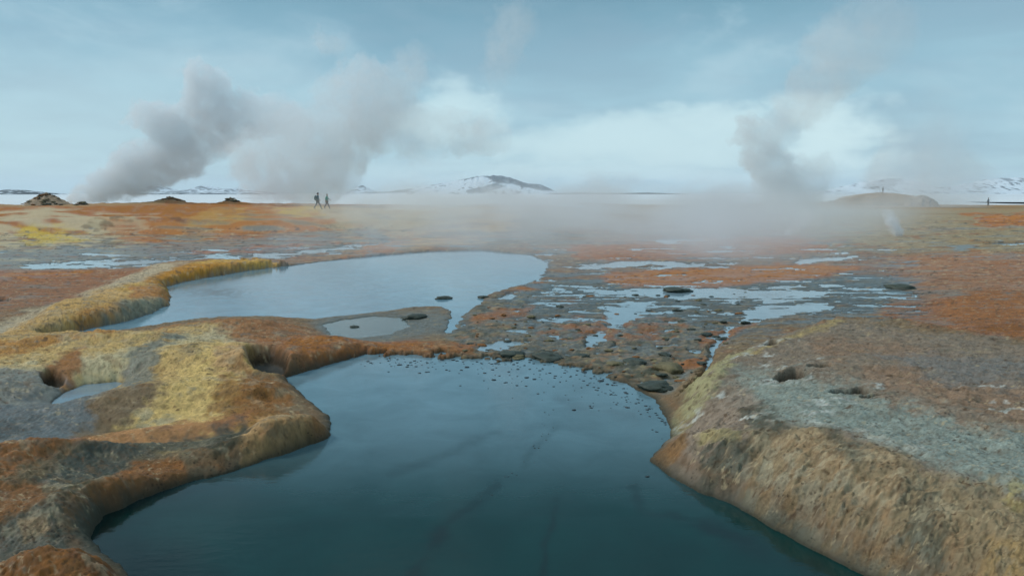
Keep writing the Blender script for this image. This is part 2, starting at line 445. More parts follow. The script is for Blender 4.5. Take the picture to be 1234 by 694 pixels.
st1 = fbm(U0 / 90.0, V0 / 3.2, 161, 4, 0.6); st2 = fbm(U0 / 55.0, V0 / 2.0, 171, 4, 0.65); st3 = fbm(U0 / 34.0, V0 / 1.5, 181, 3, 0.6)
stm = sstep(252, 272, V0) * (1 - sstep(385, 450, V0)) * (1 - sstep(-4, 0, -dP) * 1.0)
# broad blotches over the flats
fl = sstep(262, 290, V0) * (1 - sstep(430, 470, V0))
over(fl * sstep(0.08, 0.35, brk[120]) * 0.6, (150, 100, 64), 0.1)
over(fl * sstep(0.10, 0.4, -brk[120] + 0.3 * brk[30]) * 0.7, (112, 116, 112), 0.5)
over(sstep(0.12, 0.4, brk[60]) * 0.35, (118, 88, 60))
def patch(c, pts, z=0.1, soft=6, op=1.0, L=None, th=0.0, w=None, warp=True):
    uu, vv = (U, V) if warp else (US, VS)
    d = poly_sdf(uu + far_u, vv + far_v, lift(pts, z), soft * 3)
    m = (1 - sstep(-soft, soft, d + soft * 1.5 * grain)) * op
    if farp is not None and L is None and pts[0][1] < 305: m = m * farp
    if L: m = m * sstep(th - 0.13, th + 0.13, brk[L])
    over(m, c, w)
def ell(c, px, py, rx, ry, z=0.1, op=1.0, L=None, th=0.0, w=None, rot=0):
    pts = []
    for i in range(14):
        a = i / 14 * 2 * math.pi
        x, y = rx * math.cos(a), ry * math.sin(a)
        pts.append((px + x * math.cos(rot) - y * math.sin(rot), py + x * math.sin(rot) + y * math.cos(rot)))
    patch(c, pts, z, max(1.5, ry * 0.45), op, L, th, w, warp=False)

# --- ridge and far land, left
patch((156, 84, 44), [(-300, 249), (150, 250), (330, 243), (480, 240), (680, 238), (680, 250), (330, 252), (170, 263), (-300, 264)], 1.30, 2.5, 0.95)
patch(CREAM, [(-300, 262), (60, 258), (110, 262), (190, 262), (170, 296), (80, 306), (-300, 306)], 0.7, 4, 0.85, 60, -0.1)
patch((184, 150, 104), [(180, 264), (330, 252), (640, 250), (600, 275), (450, 280), (250, 290)], 1.0, 4, 0.8, 60, -0.05)
patch((166, 102, 52), [(120, 266), (240, 258), (320, 256), (400, 262), (500, 270), (470, 285), (200, 296)], 0.9, 4, 0.85, 60, 0.0)
patch((200, 172, 74), [(20, 272), (60, 271), (100, 273), (85, 279), (30, 282)], 0.7, 3, 0.8)
patch((182, 150, 84), [(225, 257), (260, 252), (300, 254), (280, 263), (240, 264)], 1.1, 3, 0.5)
patch((190, 160, 80), [(345, 251), (375, 249), (400, 252), (385, 257), (360, 258)], 1.2, 2, 0.7)
patch((176, 158, 126), [(380, 250), (500, 247), (640, 247), (560, 258), (480, 266), (410, 268)], 1.2, 3, 0.7)
for (a, b) in ((137, 282), (90, 285), (20, 292), (120, 272), (215, 268), (145, 268)):
    ell((90, 78, 58), a, b, 12, 2.2, 0.6, 0.6)
patch((122, 120, 114), [(-300, 306), (0, 302), (200, 291), (440, 280), (480, 290), (380, 302), (150, 318), (0, 338), (-300, 350)], 0.1, 3, 0.8, 120, -0.25, 0.55)
patch((150, 104, 76), [(-400, 340), (0, 325), (120, 320), (200, 325), (150, 345), (60, 368), (-400, 420)], 0.12, 4, 0.9)
patch((168, 88, 38), [(0, 330), (120, 325), (110, 331), (30, 337)], 0.1, 2, 0.9)
patch((172, 92, 44), [(210, 303), (330, 295), (400, 293), (340, 300), (240, 306)], 0.1, 2, 0.8)
# --- spur into the far pool
patch((194, 178, 148), [(100, 348), (190, 318), (225, 316), (180, 345), (60, 385), (0, 398), (-200, 420), (-200, 400), (0, 380)], 0.3, 5, 0.85)
patch(YEL, [(-100, 420), (0, 392), (60, 372), (110, 352), (160, 340), (206, 342), (205, 352), (150, 375), (90, 400), (0, 418)], 0.3, 5, 0.9)
patch((206, 164, 84), [(140, 345), (200, 325), (250, 311), (345, 309), (350, 316), (280, 322), (215, 338)], 0.4, 3, 0.95)
patch((176, 118, 40), [(165, 332), (215, 318), (290, 311), (240, 324), (190, 338)], 0.45, 3, 0.8)
patch((176, 112, 44), [(90, 378), (150, 364), (160, 368), (100, 384)], 0.35, 3, 0.7)
patch((176, 116, 60), [(160, 342), (206, 342), (206, 352), (150, 358)], 0.35, 2, 0.8)
patch((146, 118, 88), [(200, 344), (270, 326), (345, 318), (450, 310), (450, 313), (345, 324), (270, 334), (205, 348)], 0.12, 2, 0.9, warp=False)
patch(GGRN, [(95, 400), (150, 374), (192, 360), (200, 366), (150, 388), (100, 402)], 0.12, 4, 0.8)
# --- flats right of the far pool
patch((150, 134, 104), [(880, 255), (1600, 250), (1600, 308), (1000, 302)], 0.1, 4, 0.85, 120, -0.3)
patch((176, 98, 54), [(1165, 259), (1600, 256), (1600, 274), (1180, 274)], 0.1, 3, 0.9)
patch((156, 98, 62), [(680, 296), (760, 290), (900, 284), (1010, 290), (1000, 302), (860, 312), (700, 313)], 0.1, 3, 0.85, 120, -0.35)
patch((178, 100, 56), [(725, 329), (850, 322), (960, 317), (1038, 321), (1000, 332), (880, 344), (745, 345)], 0.1, 2.5, 0.97)
patch((160, 94, 46), [(850, 325), (960, 318), (1038, 321), (1000, 330), (900, 338)], 0.1, 2.5, 0.75)
patch((156, 116, 90), [(1010, 318), (1100, 305), (1600, 298), (1600, 350), (1080, 350), (1040, 330)], 0.12, 4, 0.85)
patch((100, 112, 116), [(650, 352), (740, 349), (850, 348), (960, 340), (1050, 331), (1110, 336), (1070, 358), (940, 372), (850, 372), (700, 366)], 0.1, 5, 0.75, None, 0, 0.75)
patch((160, 100, 58), [(1050, 372), (1080, 356), (1234, 346), (1700, 350), (1700, 460), (1234, 424), (1100, 402)], 0.2, 6, 0.95)
patch((140, 72, 32), [(1090, 392), (1170, 380), (1400, 385), (1400, 422), (1180, 412)], 0.25, 5, 0.7, 60, -0.1)
patch((150, 84, 40), [(990, 350), (1070, 352), (1060, 358), (1000, 357)], 0.1, 3, 0.7)
# --- wet flats between the pools
mDD = 1 - sstep(-4, 8, dD)
over(mDD * 0.85, (128, 118, 98), 0.35)
over(mDD * sstep(0.02, 0.2, brk[30] + 0.3 * grain) * 0.6, (158, 112, 76), 0.2)
over(mDD * sstep(0.02, 0.25, -brk[60]) * 0.75, (104, 116, 116), 0.75)
over(mDD * sstep(0.06, 0.26, brk[14] + 0.5 * brk[60] + 0.5 * dn3) * 0.85, (60, 70, 60), 0.5)
over(mDD * sstep(0.18, 0.32, -brk[14]) * 0.5, (170, 158, 110), 0.2)
for pts in ([(560, 388), (572, 378), (640, 368), (634, 380), (590, 386)], [(604, 353), (655, 338), (655, 346), (620, 352)], [(668, 364), (690, 354), (702, 360), (690, 368)],
            [(545, 412), (576, 410), (572, 425), (545, 424)], [(690, 403), (700, 394), (742, 389), (738, 408)], [(840, 416), (850, 400), (905, 390), (885, 402), (862, 420)],
            [(810, 440), (845, 425), (852, 438), (830, 446)]):
    patch((160, 98, 52), pts, 0.06, 3, 0.85, None, 0, 0.2, warp=False)
patch((50, 60, 50), [(585, 426), (640, 418), (690, 424), (690, 434), (600, 433)], 0.06, 3, 0.85, 30, -0.2, 0.5)
patch((70, 74, 56), [(735, 440), (800, 436), (820, 450), (760, 458)], 0.08, 4, 0.7, 14, -0.1, 0.4)
# --- bank right of the near pool
patch((138, 124, 108), [(800, 495), (830, 455), (875, 424), (940, 400), (1010, 380), (1100, 395), (1300, 420), (1700, 500), (1700, 900), (1100, 900), (1000, 694), (850, 600), (785, 556)], 0.45, 8, 0.95, None, 0, 0.25)
patch((148, 118, 94), [(980, 398), (1100, 405), (1300, 450), (1300, 540), (1100, 480), (1000, 450)], 0.6, 12, 0.7, 120, -0.2)
patch((116, 120, 118), [(1030, 415), (1400, 420), (1400, 480), (1150, 470)], 0.6, 10, 0.75, 120, -0.25, 0.4)
patch((152, 122, 98), [(940, 455), (1060, 470), (1234, 520), (1300, 570), (1150, 525), (1000, 480)], 0.65, 8, 0.7, 120, -0.2)
patch((140, 156, 148), [(890, 430), (960, 450), (1100, 492), (1400, 560), (1400, 650), (1150, 576), (1010, 522), (925, 496), (880, 465)], 0.62, 17, 0.85, None, 0, 0.35)
patch((186, 188, 176), [(960, 480), (1050, 505), (1150, 545), (1100, 540), (980, 500)], 0.68, 8, 0.6, 60, 0.0)
patch((166, 160, 118), [(800, 498), (826, 464), (856, 432), (905, 422), (912, 430), (884, 444), (862, 476), (822, 506)], 0.3, 6, 0.9, 30, -0.25)
patch((176, 154, 104), [(905, 424), (935, 408), (1010, 380), (1020, 384), (950, 408), (915, 422)], 0.45, 3, 0.85)
patch((148, 132, 116), [(808, 520), (860, 480), (900, 470), (925, 495), (900, 520), (860, 520), (830, 545)], 0.4, 6, 0.85)
patch((146, 128, 98), [(900, 512), (960, 510), (1050, 538), (1150, 580), (1400, 640), (1400, 900), (1130, 900), (1040, 694), (960, 640), (890, 590)], 0.6, 9, 0.92)
patch((154, 124, 90), [(930, 508), (1000, 516), (1080, 548), (1150, 590), (1080, 606), (1000, 575), (940, 540)], 0.68, 8, 0.85, 30, -0.12)
patch((152, 124, 92), [(1080, 580), (1234, 620), (1300, 694), (1150, 694)], 0.7, 10, 0.7, 30, 0.0)
patch((160, 134, 84), [(1180, 610), (1300, 630), (1260, 660), (1190, 640)], 0.7, 8, 0.5, 30, -0.05)
patch((178, 162, 116), [(838, 522), (858, 518), (886, 534), (884, 544), (858, 532)], 0.35, 3, 0.9)
patch((140, 104, 64), [(783, 556), (792, 540), (812, 532), (830, 548), (810, 560)], 0.1, 4, 0.9)
for pts in ([(836, 535), (870, 530), (900, 550), (880, 585), (845, 570)], [(905, 590), (945, 585), (1000, 625), (990, 655), (930, 620)], [(1080, 600), (1125, 610), (1140, 660), (1130, 694), (1095, 694), (1085, 640)],
            [(890, 500), (925, 500), (950, 540), (915, 545)], [(985, 545), (1010, 552), (1040, 590), (1010, 590)]):
    patch((60, 68, 58), pts, 0.35, 8, 0.85, 30, -0.2, 0.35)
for (a, b, rx, ry) in ((905, 414, 26, 3), (925, 432, 16, 4), (940, 441, 10, 2), (968, 455, 18, 3), (922, 455, 14, 4), (870, 456, 10, 2), (980, 428, 12, 2), (1000, 486, 26, 3), (985, 497, 18, 2.5),
                      (1055, 468, 12, 2), (1180, 470, 22, 2), (1215, 498, 18, 2), (1190, 468, 16, 1.5), (925, 398, 30, 2.5), (908, 490, 14, 3), (1216, 487, 20, 1.2), (830, 467, 14, 3.5)):
    ell(SALT, a, b, rx * 1.3, ry * 1.3, 0.6, 0.8, 14, 0.06)
ell((170, 154, 96), 1240, 582, 30, 14, 0.7, 0.6, 30, -0.1)
patch((132, 134, 118), [(850, 560), (940, 560), (1040, 610), (1110, 660), (1160, 694), (1060, 694), (960, 640), (890, 600)], 0.3, 10, 0.6, 30, -0.05)
patch((184, 172, 142), [(900, 515), (990, 525), (1080, 560), (1170, 600), (1140, 612), (1040, 572), (940, 540)], 0.6, 9, 0.5, 30, 0.0)
# --- land left of the near pool
patch((214, 180, 116), [(-300, 440), (0, 408), (100, 405), (200, 392), (290, 388), (320, 420), (330, 440), (150, 460), (0, 470), (-300, 500)], 0.3, 7, 0.9)
patch((176, 120, 54), [(-200, 415), (0, 406), (60, 405), (150, 402), (230, 393), (200, 400), (90, 412), (20, 420), (-200, 440)], 0.36, 4, 0.85, 60, -0.2)
patch((196, 186, 150), [(-100, 440), (40, 430), (140, 425), (200, 405), (290, 390), (300, 410), (200, 425), (60, 450)], 0.34, 8, 0.85, 60, -0.15)
patch((200, 186, 150), [(240, 400), (290, 392), (330, 402), (310, 425), (270, 430)], 0.36, 7, 0.7, 30, -0.2)
patch((150, 90, 42), [(45, 445), (85, 425), (110, 420), (100, 440), (70, 455)], 0.28, 5, 0.85)
patch((158, 108, 68), [(170, 396), (240, 386), (300, 380), (360, 384), (410, 390), (425, 400), (440, 404), (545, 402), (545, 418), (420, 432), (380, 440), (345, 440), (300, 425), (280, 405), (250, 393)], 0.28, 5, 0.95)
patch((150, 104, 72), [(300, 388), (390, 388), (395, 398), (310, 402)], 0.35, 6, 0.6)
patch((164, 90, 34), [(320, 418), (420, 408), (500, 404), (520, 410), (430, 425), (380, 437), (345, 436)], 0.15, 5, 0.8, 60, -0.2)
patch((220, 188, 120), [(95, 500), (140, 480), (190, 455), (230, 425), (262, 405), (310, 415), (300, 450), (320, 470), (300, 500), (200, 515)], 0.45, 7, 0.95)
patch((192, 152, 110), [(262, 402), (310, 396), (318, 410), (295, 440), (250, 432)], 0.6, 6, 0.8, 30, -0.15)
patch((150, 110, 58), [(245, 472), (258, 446), (285, 436), (315, 442), (335, 458), (350, 475), (340, 490), (290, 497), (262, 490)], 0.4, 9, 0.9, 60, -0.2)
patch((142, 94, 48), [(290, 446), (345, 456), (352, 478), (320, 490), (285, 480)], 0.25, 6, 0.85)
patch((152, 150, 128), [(150, 498), (180, 486), (215, 495), (210, 505), (160, 508)], 0.2, 6, 0.7, 30, -0.1)
patch((104, 112, 104), [(150, 445), (165, 420), (200, 405), (232, 408), (200, 422), (185, 450), (165, 462)], 0.32, 5, 0.85, 30, -0.25, 0.5)
patch((88, 100, 104), [(-200, 500), (0, 455), (60, 462), (120, 470), (170, 465), (110, 490), (110, 510), (40, 560), (-200, 620)], 0.1, 8, 0.9, None, 0, 0.75)
patch((150, 152, 140), [(0, 455), (60, 465), (40, 480), (-50, 490)], 0.12, 6, 0.6, 60, -0.1, 0.3)
patch((36, 50, 50), [(-100, 540), (0, 510), (50, 500), (60, 505), (20, 530), (-60, 575)], 0.1, 5, 0.7, 60, -0.1, 0.8)
patch((168, 112, 76), [(60, 530), (150, 505), (260, 495), (310, 490), (300, 500), (200, 520), (100, 545)], 0.2, 5, 0.8)
patch((144, 92, 50), [(-100, 590), (0, 555), (60, 535), (110, 520), (118, 530), (60, 552), (0, 580), (-100, 640)], 0.25, 5, 0.9)
patch((220, 210, 190), [(62, 530), (95, 520), (112, 522), (90, 532), (66, 538)], 0.27, 3, 0.6, 14, 0.05)
patch((56, 68, 64), [(40, 590), (80, 562), (120, 543), (170, 526), (235, 512), (300, 502), (304, 530), (250, 544), (200, 545), (160, 560), (130, 580), (80, 600)], 0.16, 7, 0.92, None, 0, 0.3)
patch((36, 44, 32), [(250, 540), (262, 512), (290, 500), (306, 508), (300, 530), (270, 546)], 0.2, 5, 0.85, 30, -0.35)  # shade of the hollow beside the promontory, painted as dark ground
patch((190, 152, 104), [(285, 545), (300, 510), (320, 490), (352, 484), (392, 500), (402, 515), (395, 528), (340, 545), (300, 552)], 0.25, 4, 0.95)
patch((142, 92, 50), [(345, 485), (360, 484), (400, 505), (402, 520), (390, 530), (330, 548), (340, 535), (380, 520), (375, 500)], 0.25, 4, 0.8)
patch((138, 88, 44), [(60, 620), (120, 590), (145, 560), (180, 548), (215, 545), (225, 560), (290, 545), (290, 556), (220, 575), (150, 598), (90, 622)], 0.2, 5, 0.95)
patch((48, 54, 36), [(70, 600), (90, 580), (130, 565), (135, 575), (110, 595), (80, 612)], 0.2, 5, 0.75, 30, -0.25)
patch((134, 86, 46), [(-200, 680), (0, 600), (60, 590), (60, 620), (0, 645), (-200, 720)], 0.15, 6, 0.8)
patch((70, 80, 74), [(-200, 740), (0, 650), (80, 632), (150, 602), (160, 610), (120, 650), (130, 670), (0, 690)], 0.08, 6, 0.75, None, 0, 0.6)
patch((56, 66, 58), [(-60, 668), (20, 640), (80, 622), (130, 604), (190, 588), (170, 602), (140, 625), (120, 650), (60, 655)], 0.1, 6, 0.8, 60, -0.3, 0.3)
patch((168, 140, 104), [(25, 645), (60, 640), (60, 650), (30, 660)], 0.1, 3, 0.7)
patch((130, 80, 34), [(-200, 690), (0, 668), (60, 660), (150, 668), (190, 694), (190, 800), (-200, 800)], 0.35, 7, 0.95)
patch((96, 50, 18), [(90, 690), (110, 672), (150, 675), (185, 692), (160, 720), (90, 720)], 0.4, 6, 0.7, 30, -0.2)
# thin layers and films of mud lying across the flats
soil = np.clip(1 - sstep(0.22, 0.34, Z), 0, 1)
over(stm * soil * sstep(0.10, 0.42, st1) * 0.55, (120, 80, 52), 0.1)
over(stm * soil * sstep(0.12, 0.40, -st1) * 0.55, (118, 122, 116), 0.6)
over(stm * sstep(0.24, 0.42, st2) * 0.5, (176, 158, 128), 0.15)
over(stm * soil * sstep(0.26, 0.40, -st2) * 0.65, (66, 66, 54), 0.4)
over(stm * soil * sstep(0.22, 0.36, st3 + 0.3 * st1) * 0.5, (150, 88, 46), 0.1)
near = 1 - sstep(16, 34, YY)
st4 = fbm(U0 / 70.0, V0 / 4.5, 401, 5, 0.62)
zone = sstep(322, 336, V0) * (1 - sstep(385, 440, V0)) * sstep(560, 640, U0) * (1 - sstep(1060, 1160, U0 + 60 * st4))
over(zone * soil * sstep(-0.16, 0.16, st4) * 0.85, (88, 104, 110), 0.95)
over(zone * soil * sstep(0.20, 0.34, st3) * 0.7, (48, 60, 58), 0.7)
z2 = sstep(280, 292, V0) * (1 - sstep(318, 330, V0))
over(z2 * soil * sstep(0.18, 0.36, st4) * 0.7, (104, 118, 122), 0.9)
lm = near * sstep(-0.6, -1.0, XX) * sstep(0.1, 0.2, Z)
over(lm * sstep(0.10, 0.38, brk[30] - 0.4 * brk[120]) * 0.4, (176, 164, 136), 0.1)
over(lm * sstep(0.12, 0.36, -brk[30] + 0.3 * brk[14]) * 0.35, (132, 92, 48), 0.2)
over(lm * sstep(0.16, 0.40, -brk[60] + 0.4 * brk[14]) * 0.3, (112, 114, 102), 0.5)
# fine mottling, wet waterlines, pits
mot = brk[14] * 0.55 + brk[30] * 0.45
base = base * (1 + 0.30 * mot[..., None] * np.array([1.0, 1.02, 1.05], np.float32))
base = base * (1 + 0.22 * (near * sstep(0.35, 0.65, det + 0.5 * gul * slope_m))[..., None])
over(near * sstep(-0.02, -0.45, det + 0.6 * gul * slope_m) * 0.45, (62, 54, 40), 0.3)  # crevice shade painted into the colour, for contrast the flat light lacks
over(near * sstep(0.12, 0.40, fbm(XX * 3.1, YY * 3.1, 94, 5, 0.68)) * 0.40, (86, 66, 44))
over(near * sstep(0.14, 0.42, fbm(XX * 2.6, YY * 2.6, 96, 5, 0.68)) * 0.22, (186, 164, 126))
over(near * sstep(0.20, 0.45, fbm(XX * 1.7, YY * 1.7, 98, 5, 0.68)) * 0.5 * sstep(0.05, 0.2, Z), (96, 104, 94), 0.3)
crk = fbm(XX * 9, YY * 9, 91, 3, 0.6, ridged=True)
over(sstep(0.60, 0.80, crk) * sstep(0.02, 0.2, Z) * 0.40 * np.clip(0.1 / cell - 1, 0, 1), (84, 60, 38))
shore = np.exp(-np.maximum(dN, 0) / (0.06 * (1 + 0.9 * lump))) + np.exp(-np.maximum(np.minimum(dF, dS), 0) / 0.10) * 0.6
shore = np.clip(np.maximum(shore, (1 - sstep(0.004, 0.03, Z)) * 0.7), 0, 1) * (dP > -0.3)
over(np.clip(np.exp(-((dN - 0.16) / 0.06) ** 2) * sstep(0.0, 0.4, det), 0, 1) * 0.3, (150, 100, 56), 0.2)
over(shore * 0.95, (34, 42, 34), 0.35)
over(np.clip(pitm * 1.3, 0, 1) * 0.97, (17, 18, 13), 0.05)  # pit floors painted near-black, standing in for the darkness inside them
patch((96, 104, 98), [(375, 392), (400, 382), (470, 375), (535, 372), (545, 398), (480, 410), (430, 412), (390, 408)], 0.05, 7, 0.7, 30, -0.3, 0.85)
wetf = band_w = sstep(276, 290, V0) * (1 - sstep(430, 470, V0)) * (dN > 0.2)
over(wetf * (1 - sstep(0.010, 0.050, Z + 0.02 * brk[30])) * 0.38, (92, 106, 110), 0.95)
patch((168, 104, 58), [(725, 329), (850, 322), (960, 317), (1038, 321), (1000, 332), (880, 344), (745, 345)], 0.05, 2.5, 0.85)
patch((160, 102, 64), [(680, 296), (760, 290), (900, 284), (1010, 290), (1000, 302), (860, 312), (700, 313)], 0.05, 3, 0.65, 120, -0.3)
patch((158, 100, 58), [(560, 388), (572, 378), (640, 368), (634, 380), (590, 386)], 0.05, 3, 0.7)
patch((158, 100, 58), [(640, 398), (700, 380), (790, 378), (840, 395), (800, 410), (700, 408)], 0.05, 4, 0.7, 30, 0.0)
patch((158, 98, 52), [(840, 416), (850, 400), (905, 390), (885, 402), (862, 420)], 0.05, 3, 0.75)
# grit and crumbs: rust and dark grains in drifts, and gritty layers on the flats
g6 = pnoise(9, 601, 3, 0.75) * 1.5; g12 = pnoise(20, 611, 4, 0.7) * 1.4
dry_ = sstep(0.03, 0.12, Z)
dr1 = sstep(-0.05, 0.25, brk[60] + 0.4 * brk[14]); dr2 = sstep(-0.05, 0.25, -brk[60] + 0.3 * brk[30])
over(near * dry_ * dr1 * sstep(0.28, 0.42, g6 + 0.35 * g12) * 0.75, (76, 52, 30))
over(near * dry_ * dr2 * sstep(0.26, 0.42, -g6 + 0.2 * g12) * 0.5, (212, 192, 152))
over(near * dry_ * dr2 * sstep(0.34, 0.50, g12) * 0.6, (50, 54, 42))
su = fbm(U0 / 13.0, V0 / 1.5, 621, 4, 0.7); sw = fbm(U0 / 24.0, V0 / 2.2, 631, 4, 0.7)
band = sstep(256, 268, V0) * (1 - sstep(420, 450, V0)) * (dP > 0) * (Z < 0.45)
over(band * sstep(0.26, 0.38, su * 1.2) * 0.7, (62, 58, 46), 0.3)
over(band * sstep(0.26, 0.38, -su * 1.2) * 0.5, (188, 170, 136), 0.1)
over(band * sstep(0.20, 0.42, sw) * 0.50, (104, 112, 110), 0.7)
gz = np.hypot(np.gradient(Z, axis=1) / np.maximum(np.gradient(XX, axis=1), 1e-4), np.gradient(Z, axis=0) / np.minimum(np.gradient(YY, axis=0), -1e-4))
over(near * sstep(0.9, 1.8, gz) * 0.35, (70, 62, 46), 0.4)  # steep faces darkened in the colour: bare mud plus painted shading
# snow beyond the ridge
snow_edge = np.where(side > 0.5, 116.0, 172.0) + 6 * br + (brk[60] * 5)
snowm = sstep(-1.5, 1.5, (YY - snow_edge)) * (1 - sstep(0.5, 1.2, Z - 1.1))
over(snowm, (226, 232, 234), 0.1)
gmin = base[..., 0] / 2.35
base[..., 1] = np.maximum(base[..., 1], gmin * 0.8 + base[..., 1] * 0.2)
lum_ = base.mean(-1, keepdims=True)
base = lum_ + (base - lum_) * 1.04
base = np.clip(base * (1 + 0.12 * (1 - snowm[..., None])), 0.004, 0.9)

# ------------------------------------------------------------------ materials
def new_mat(name):
    m = bpy.data.materials.new(name); m.use_nodes = True
    t = NT(m.node_tree); t.n.clear()
    return m, t
def surf_out(t, sh):
    t.add('ShaderNodeOutputMaterial', {0: sh})
def ground_mat():
    m, t = new_mat('mineral_ground')
    at = t.add('ShaderNodeAttribute', attribute_name='Col'); wa = t.add('ShaderNodeAttribute', attribute_name='wet')
    geo = t.add('ShaderNodeNewGeometry')
    pos = geo.outputs['Position']
    a = t.noise(pos, 7.0, 8, 0.68).outputs[0]
    b = t.noise(pos, 38.0, 5, 0.65).outputs[0]
    gm = t.mrange(t.noise(pos, 1.1, 4, 0.6).outputs[0], 0.46, 0.62, 0.18, 0.95)
    k = t.math('ADD', 1.0, t.math('MULTIPLY', gm, t.math('ADD', t.mrange(a, 0.25, 0.75, -0.30, 0.30, 'LINEAR'), t.mrange(b, 0.25, 0.75, -0.34, 0.34, 'LINEAR'))))
    vs_ = t.add('ShaderNodeTexVoronoi', {'Scale': 19.0, 'Randomness': 1.0}, feature='F1'); t.l.new(t.vmath('ADD', pos, t.vmath('MULTIPLY', t.noise(pos, 12.0, 2).outputs['Color'], (0.05, 0.05, 0.05))), vs_.inputs['Vector'])
    mk = t.math('MULTIPLY', t.mrange(vs_.outputs['Distance'], 0.34, 0.16, 0.0, 0.5), t.mrange(t.noise(pos, 2.4, 5, 0.65).outputs[0], 0.50, 0.60, 0.0, 1.0))
    k = t.math('SUBTRACT', k, mk)
    col = t.mixc(1.0, at.outputs['Color'], t.add('ShaderNodeCombineXYZ', {0: k, 1: k, 2: k}).outputs[0], 'MULTIPLY')
    vo = t.add('ShaderNodeTexVoronoi', {'Scale': 26.0}, feature='F1'); t.l.new(pos, vo.inputs['Vector'])
    rough = t.mrange(wa.outputs['Fac'], 0.0, 1.0, 0.92, 0.16, 'LINEAR')
    rough = t.math('ADD', rough, t.mrange(a, 0.3, 0.7, -0.10, 0.18, 'LINEAR'), True)
    ht = t.math('ADD', t.math('MULTIPLY', a, 0.026), t.math('ADD', t.math('MULTIPLY', b, 0.009), t.math('MULTIPLY', vo.outputs['Distance'], 0.010)))
    big = t.noise(pos, 1.1, 4, 0.6).outputs[0]
    dry = t.math('MULTIPLY', t.mrange(wa.outputs['Fac'], 0.1, 0.8, 0.8, 0.06, 'LINEAR'), t.mrange(big, 0.48, 0.64, 0.08, 0.9))
    bp = t.add('ShaderNodeBump', {'Strength': dry, 'Distance': 1.0, 'Height': ht})
    spec = t.mrange(wa.outputs['Fac'], 0.1, 1.0, 0.12, 0.6, 'LINEAR')
    p = t.add('ShaderNodeBsdfPrincipled', {'Base Color': col, 'Roughness': rough, 'Specular IOR Level': spec, 'Normal': bp.outputs[0]})
    surf_out(t, p.outputs[0]); return m
M_GROUND = ground_mat()

def water_mat():
    m, t = new_mat('milky_water')
    at = t.add('ShaderNodeAttribute', attribute_name='Col')
    pos = t.add('ShaderNodeNewGeometry').outputs['Position']
    a = t.noise(pos, 1.3, 4, 0.6, 0.6).outputs[0]
    st = t.vmath('MULTIPLY', pos, (1.0, 2.2, 1.0))
    b = t.noise(st, 5.0, 3, 0.55).outputs[0]
    k = t.mrange(a, 0.3, 0.7, 0.85, 1.15, 'LINEAR')
    col = t.mixc(1.0, at.outputs['Color'], t.add('ShaderNodeCombineXYZ', {0: k, 1: k, 2: k}).outputs[0], 'MULTIPLY')
    bp = t.add('ShaderNodeBump', {'Strength': 0.5, 'Distance': 1.0, 'Height': t.math('MULTIPLY', b, 0.0045)})
    p = t.add('ShaderNodeBsdfPrincipled', {'Base Color': col, 'Roughness': t.mrange(a, 0.3, 0.7, 0.05, 0.12, 'LINEAR'), 'IOR': 1.33, 'Specular IOR Level': 0.5, 'Normal': bp.outputs[0]})
    surf_out(t, p.outputs[0]); return m
M_WATER = water_mat()

def simple_mat(name, c, rough=0.8, var=0.25, scale=20.0, bump_=0.004, spec=0.3, obj=True):
    m, t = new_mat(name)
    tcn = t.add('ShaderNodeTexCoord')
    v = tcn.outputs['Object'] if obj else t.add('ShaderNodeNewGeometry').outputs['Position']
    a = t.noise(v, scale, 5, 0.6).outputs[0]
    k = t.mrange(a, 0.25, 0.75, 1 - var, 1 + var, 'LINEAR')
    col = t.mixc(1.0, lin(c), t.add('ShaderNodeCombineXYZ', {0: k, 1: k, 2: k}).outputs[0], 'MULTIPLY')
    bp = t.add('ShaderNodeBump', {'Strength': 0.7, 'Distance': 1.0, 'Height': t.math('MULTIPLY', a, bump_)})
    p = t.add('ShaderNodeBsdfPrincipled', {'Base Color': col, 'Roughness': rough, 'Specular IOR Level': spec, 'Normal': bp.outputs[0]})
    surf_out(t, p.outputs[0]); return m

# ------------------------------------------------------------------ mesh from a grid subset
def grid_object(name, X, Y, Zg, colr, facemask, mat, wetv=None, smooth=True):
    nj, ni = X.shape
    idx = np.arange(nj * ni, dtype=np.int64).reshape(nj, ni)
    q = np.stack([idx[:-1, :-1], idx[:-1, 1:], idx[1:, 1:], idx[1:, :-1]], -1)[facemask]
    used = np.zeros(nj * ni, bool); used[q.ravel()] = True
    remap = np.cumsum(used) - 1
    q = remap[q].astype(np.int32)
    co = np.stack([X.ravel()[used], Y.ravel()[used], Zg.ravel()[used]], -1).astype(np.float32)
    me = bpy.data.meshes.new(name)
    me.vertices.add(len(co)); me.vertices.foreach_set('co', co.ravel())
    me.loops.add(q.size); me.loops.foreach_set('vertex_index', q.ravel())
    me.polygons.add(len(q)); me.polygons.foreach_set('loop_start', np.arange(0, q.size, 4, dtype=np.int32))
    me.update(calc_edges=True)
    if smooth: me.polygons.foreach_set('use_smooth', np.ones(len(q), bool))
    ca = me.color_attributes.new('Col', 'FLOAT_COLOR', 'POINT')
    rgba = np.ones((len(co), 4), np.float32); rgba[:, :3] = colr.reshape(-1, 3)[used]
    ca.data.foreach_set('color', rgba.ravel())
    if wetv is not None:
        wa = me.attributes.new('wet', 'FLOAT', 'POINT'); wa.data.foreach_set('value', wetv.ravel()[used].astype(np.float32))
    me.materials.append(mat); me.validate()
    o = bpy.data.objects.new(name, me); C.objects.link(o)
    return o
def tag(o, label=None, cat=None, group=None, kind=None):
    if label: o['label'] = label
    if cat: o['category'] = cat
    if group: o['group'] = group
    if kind: o['kind'] = kind
    return o

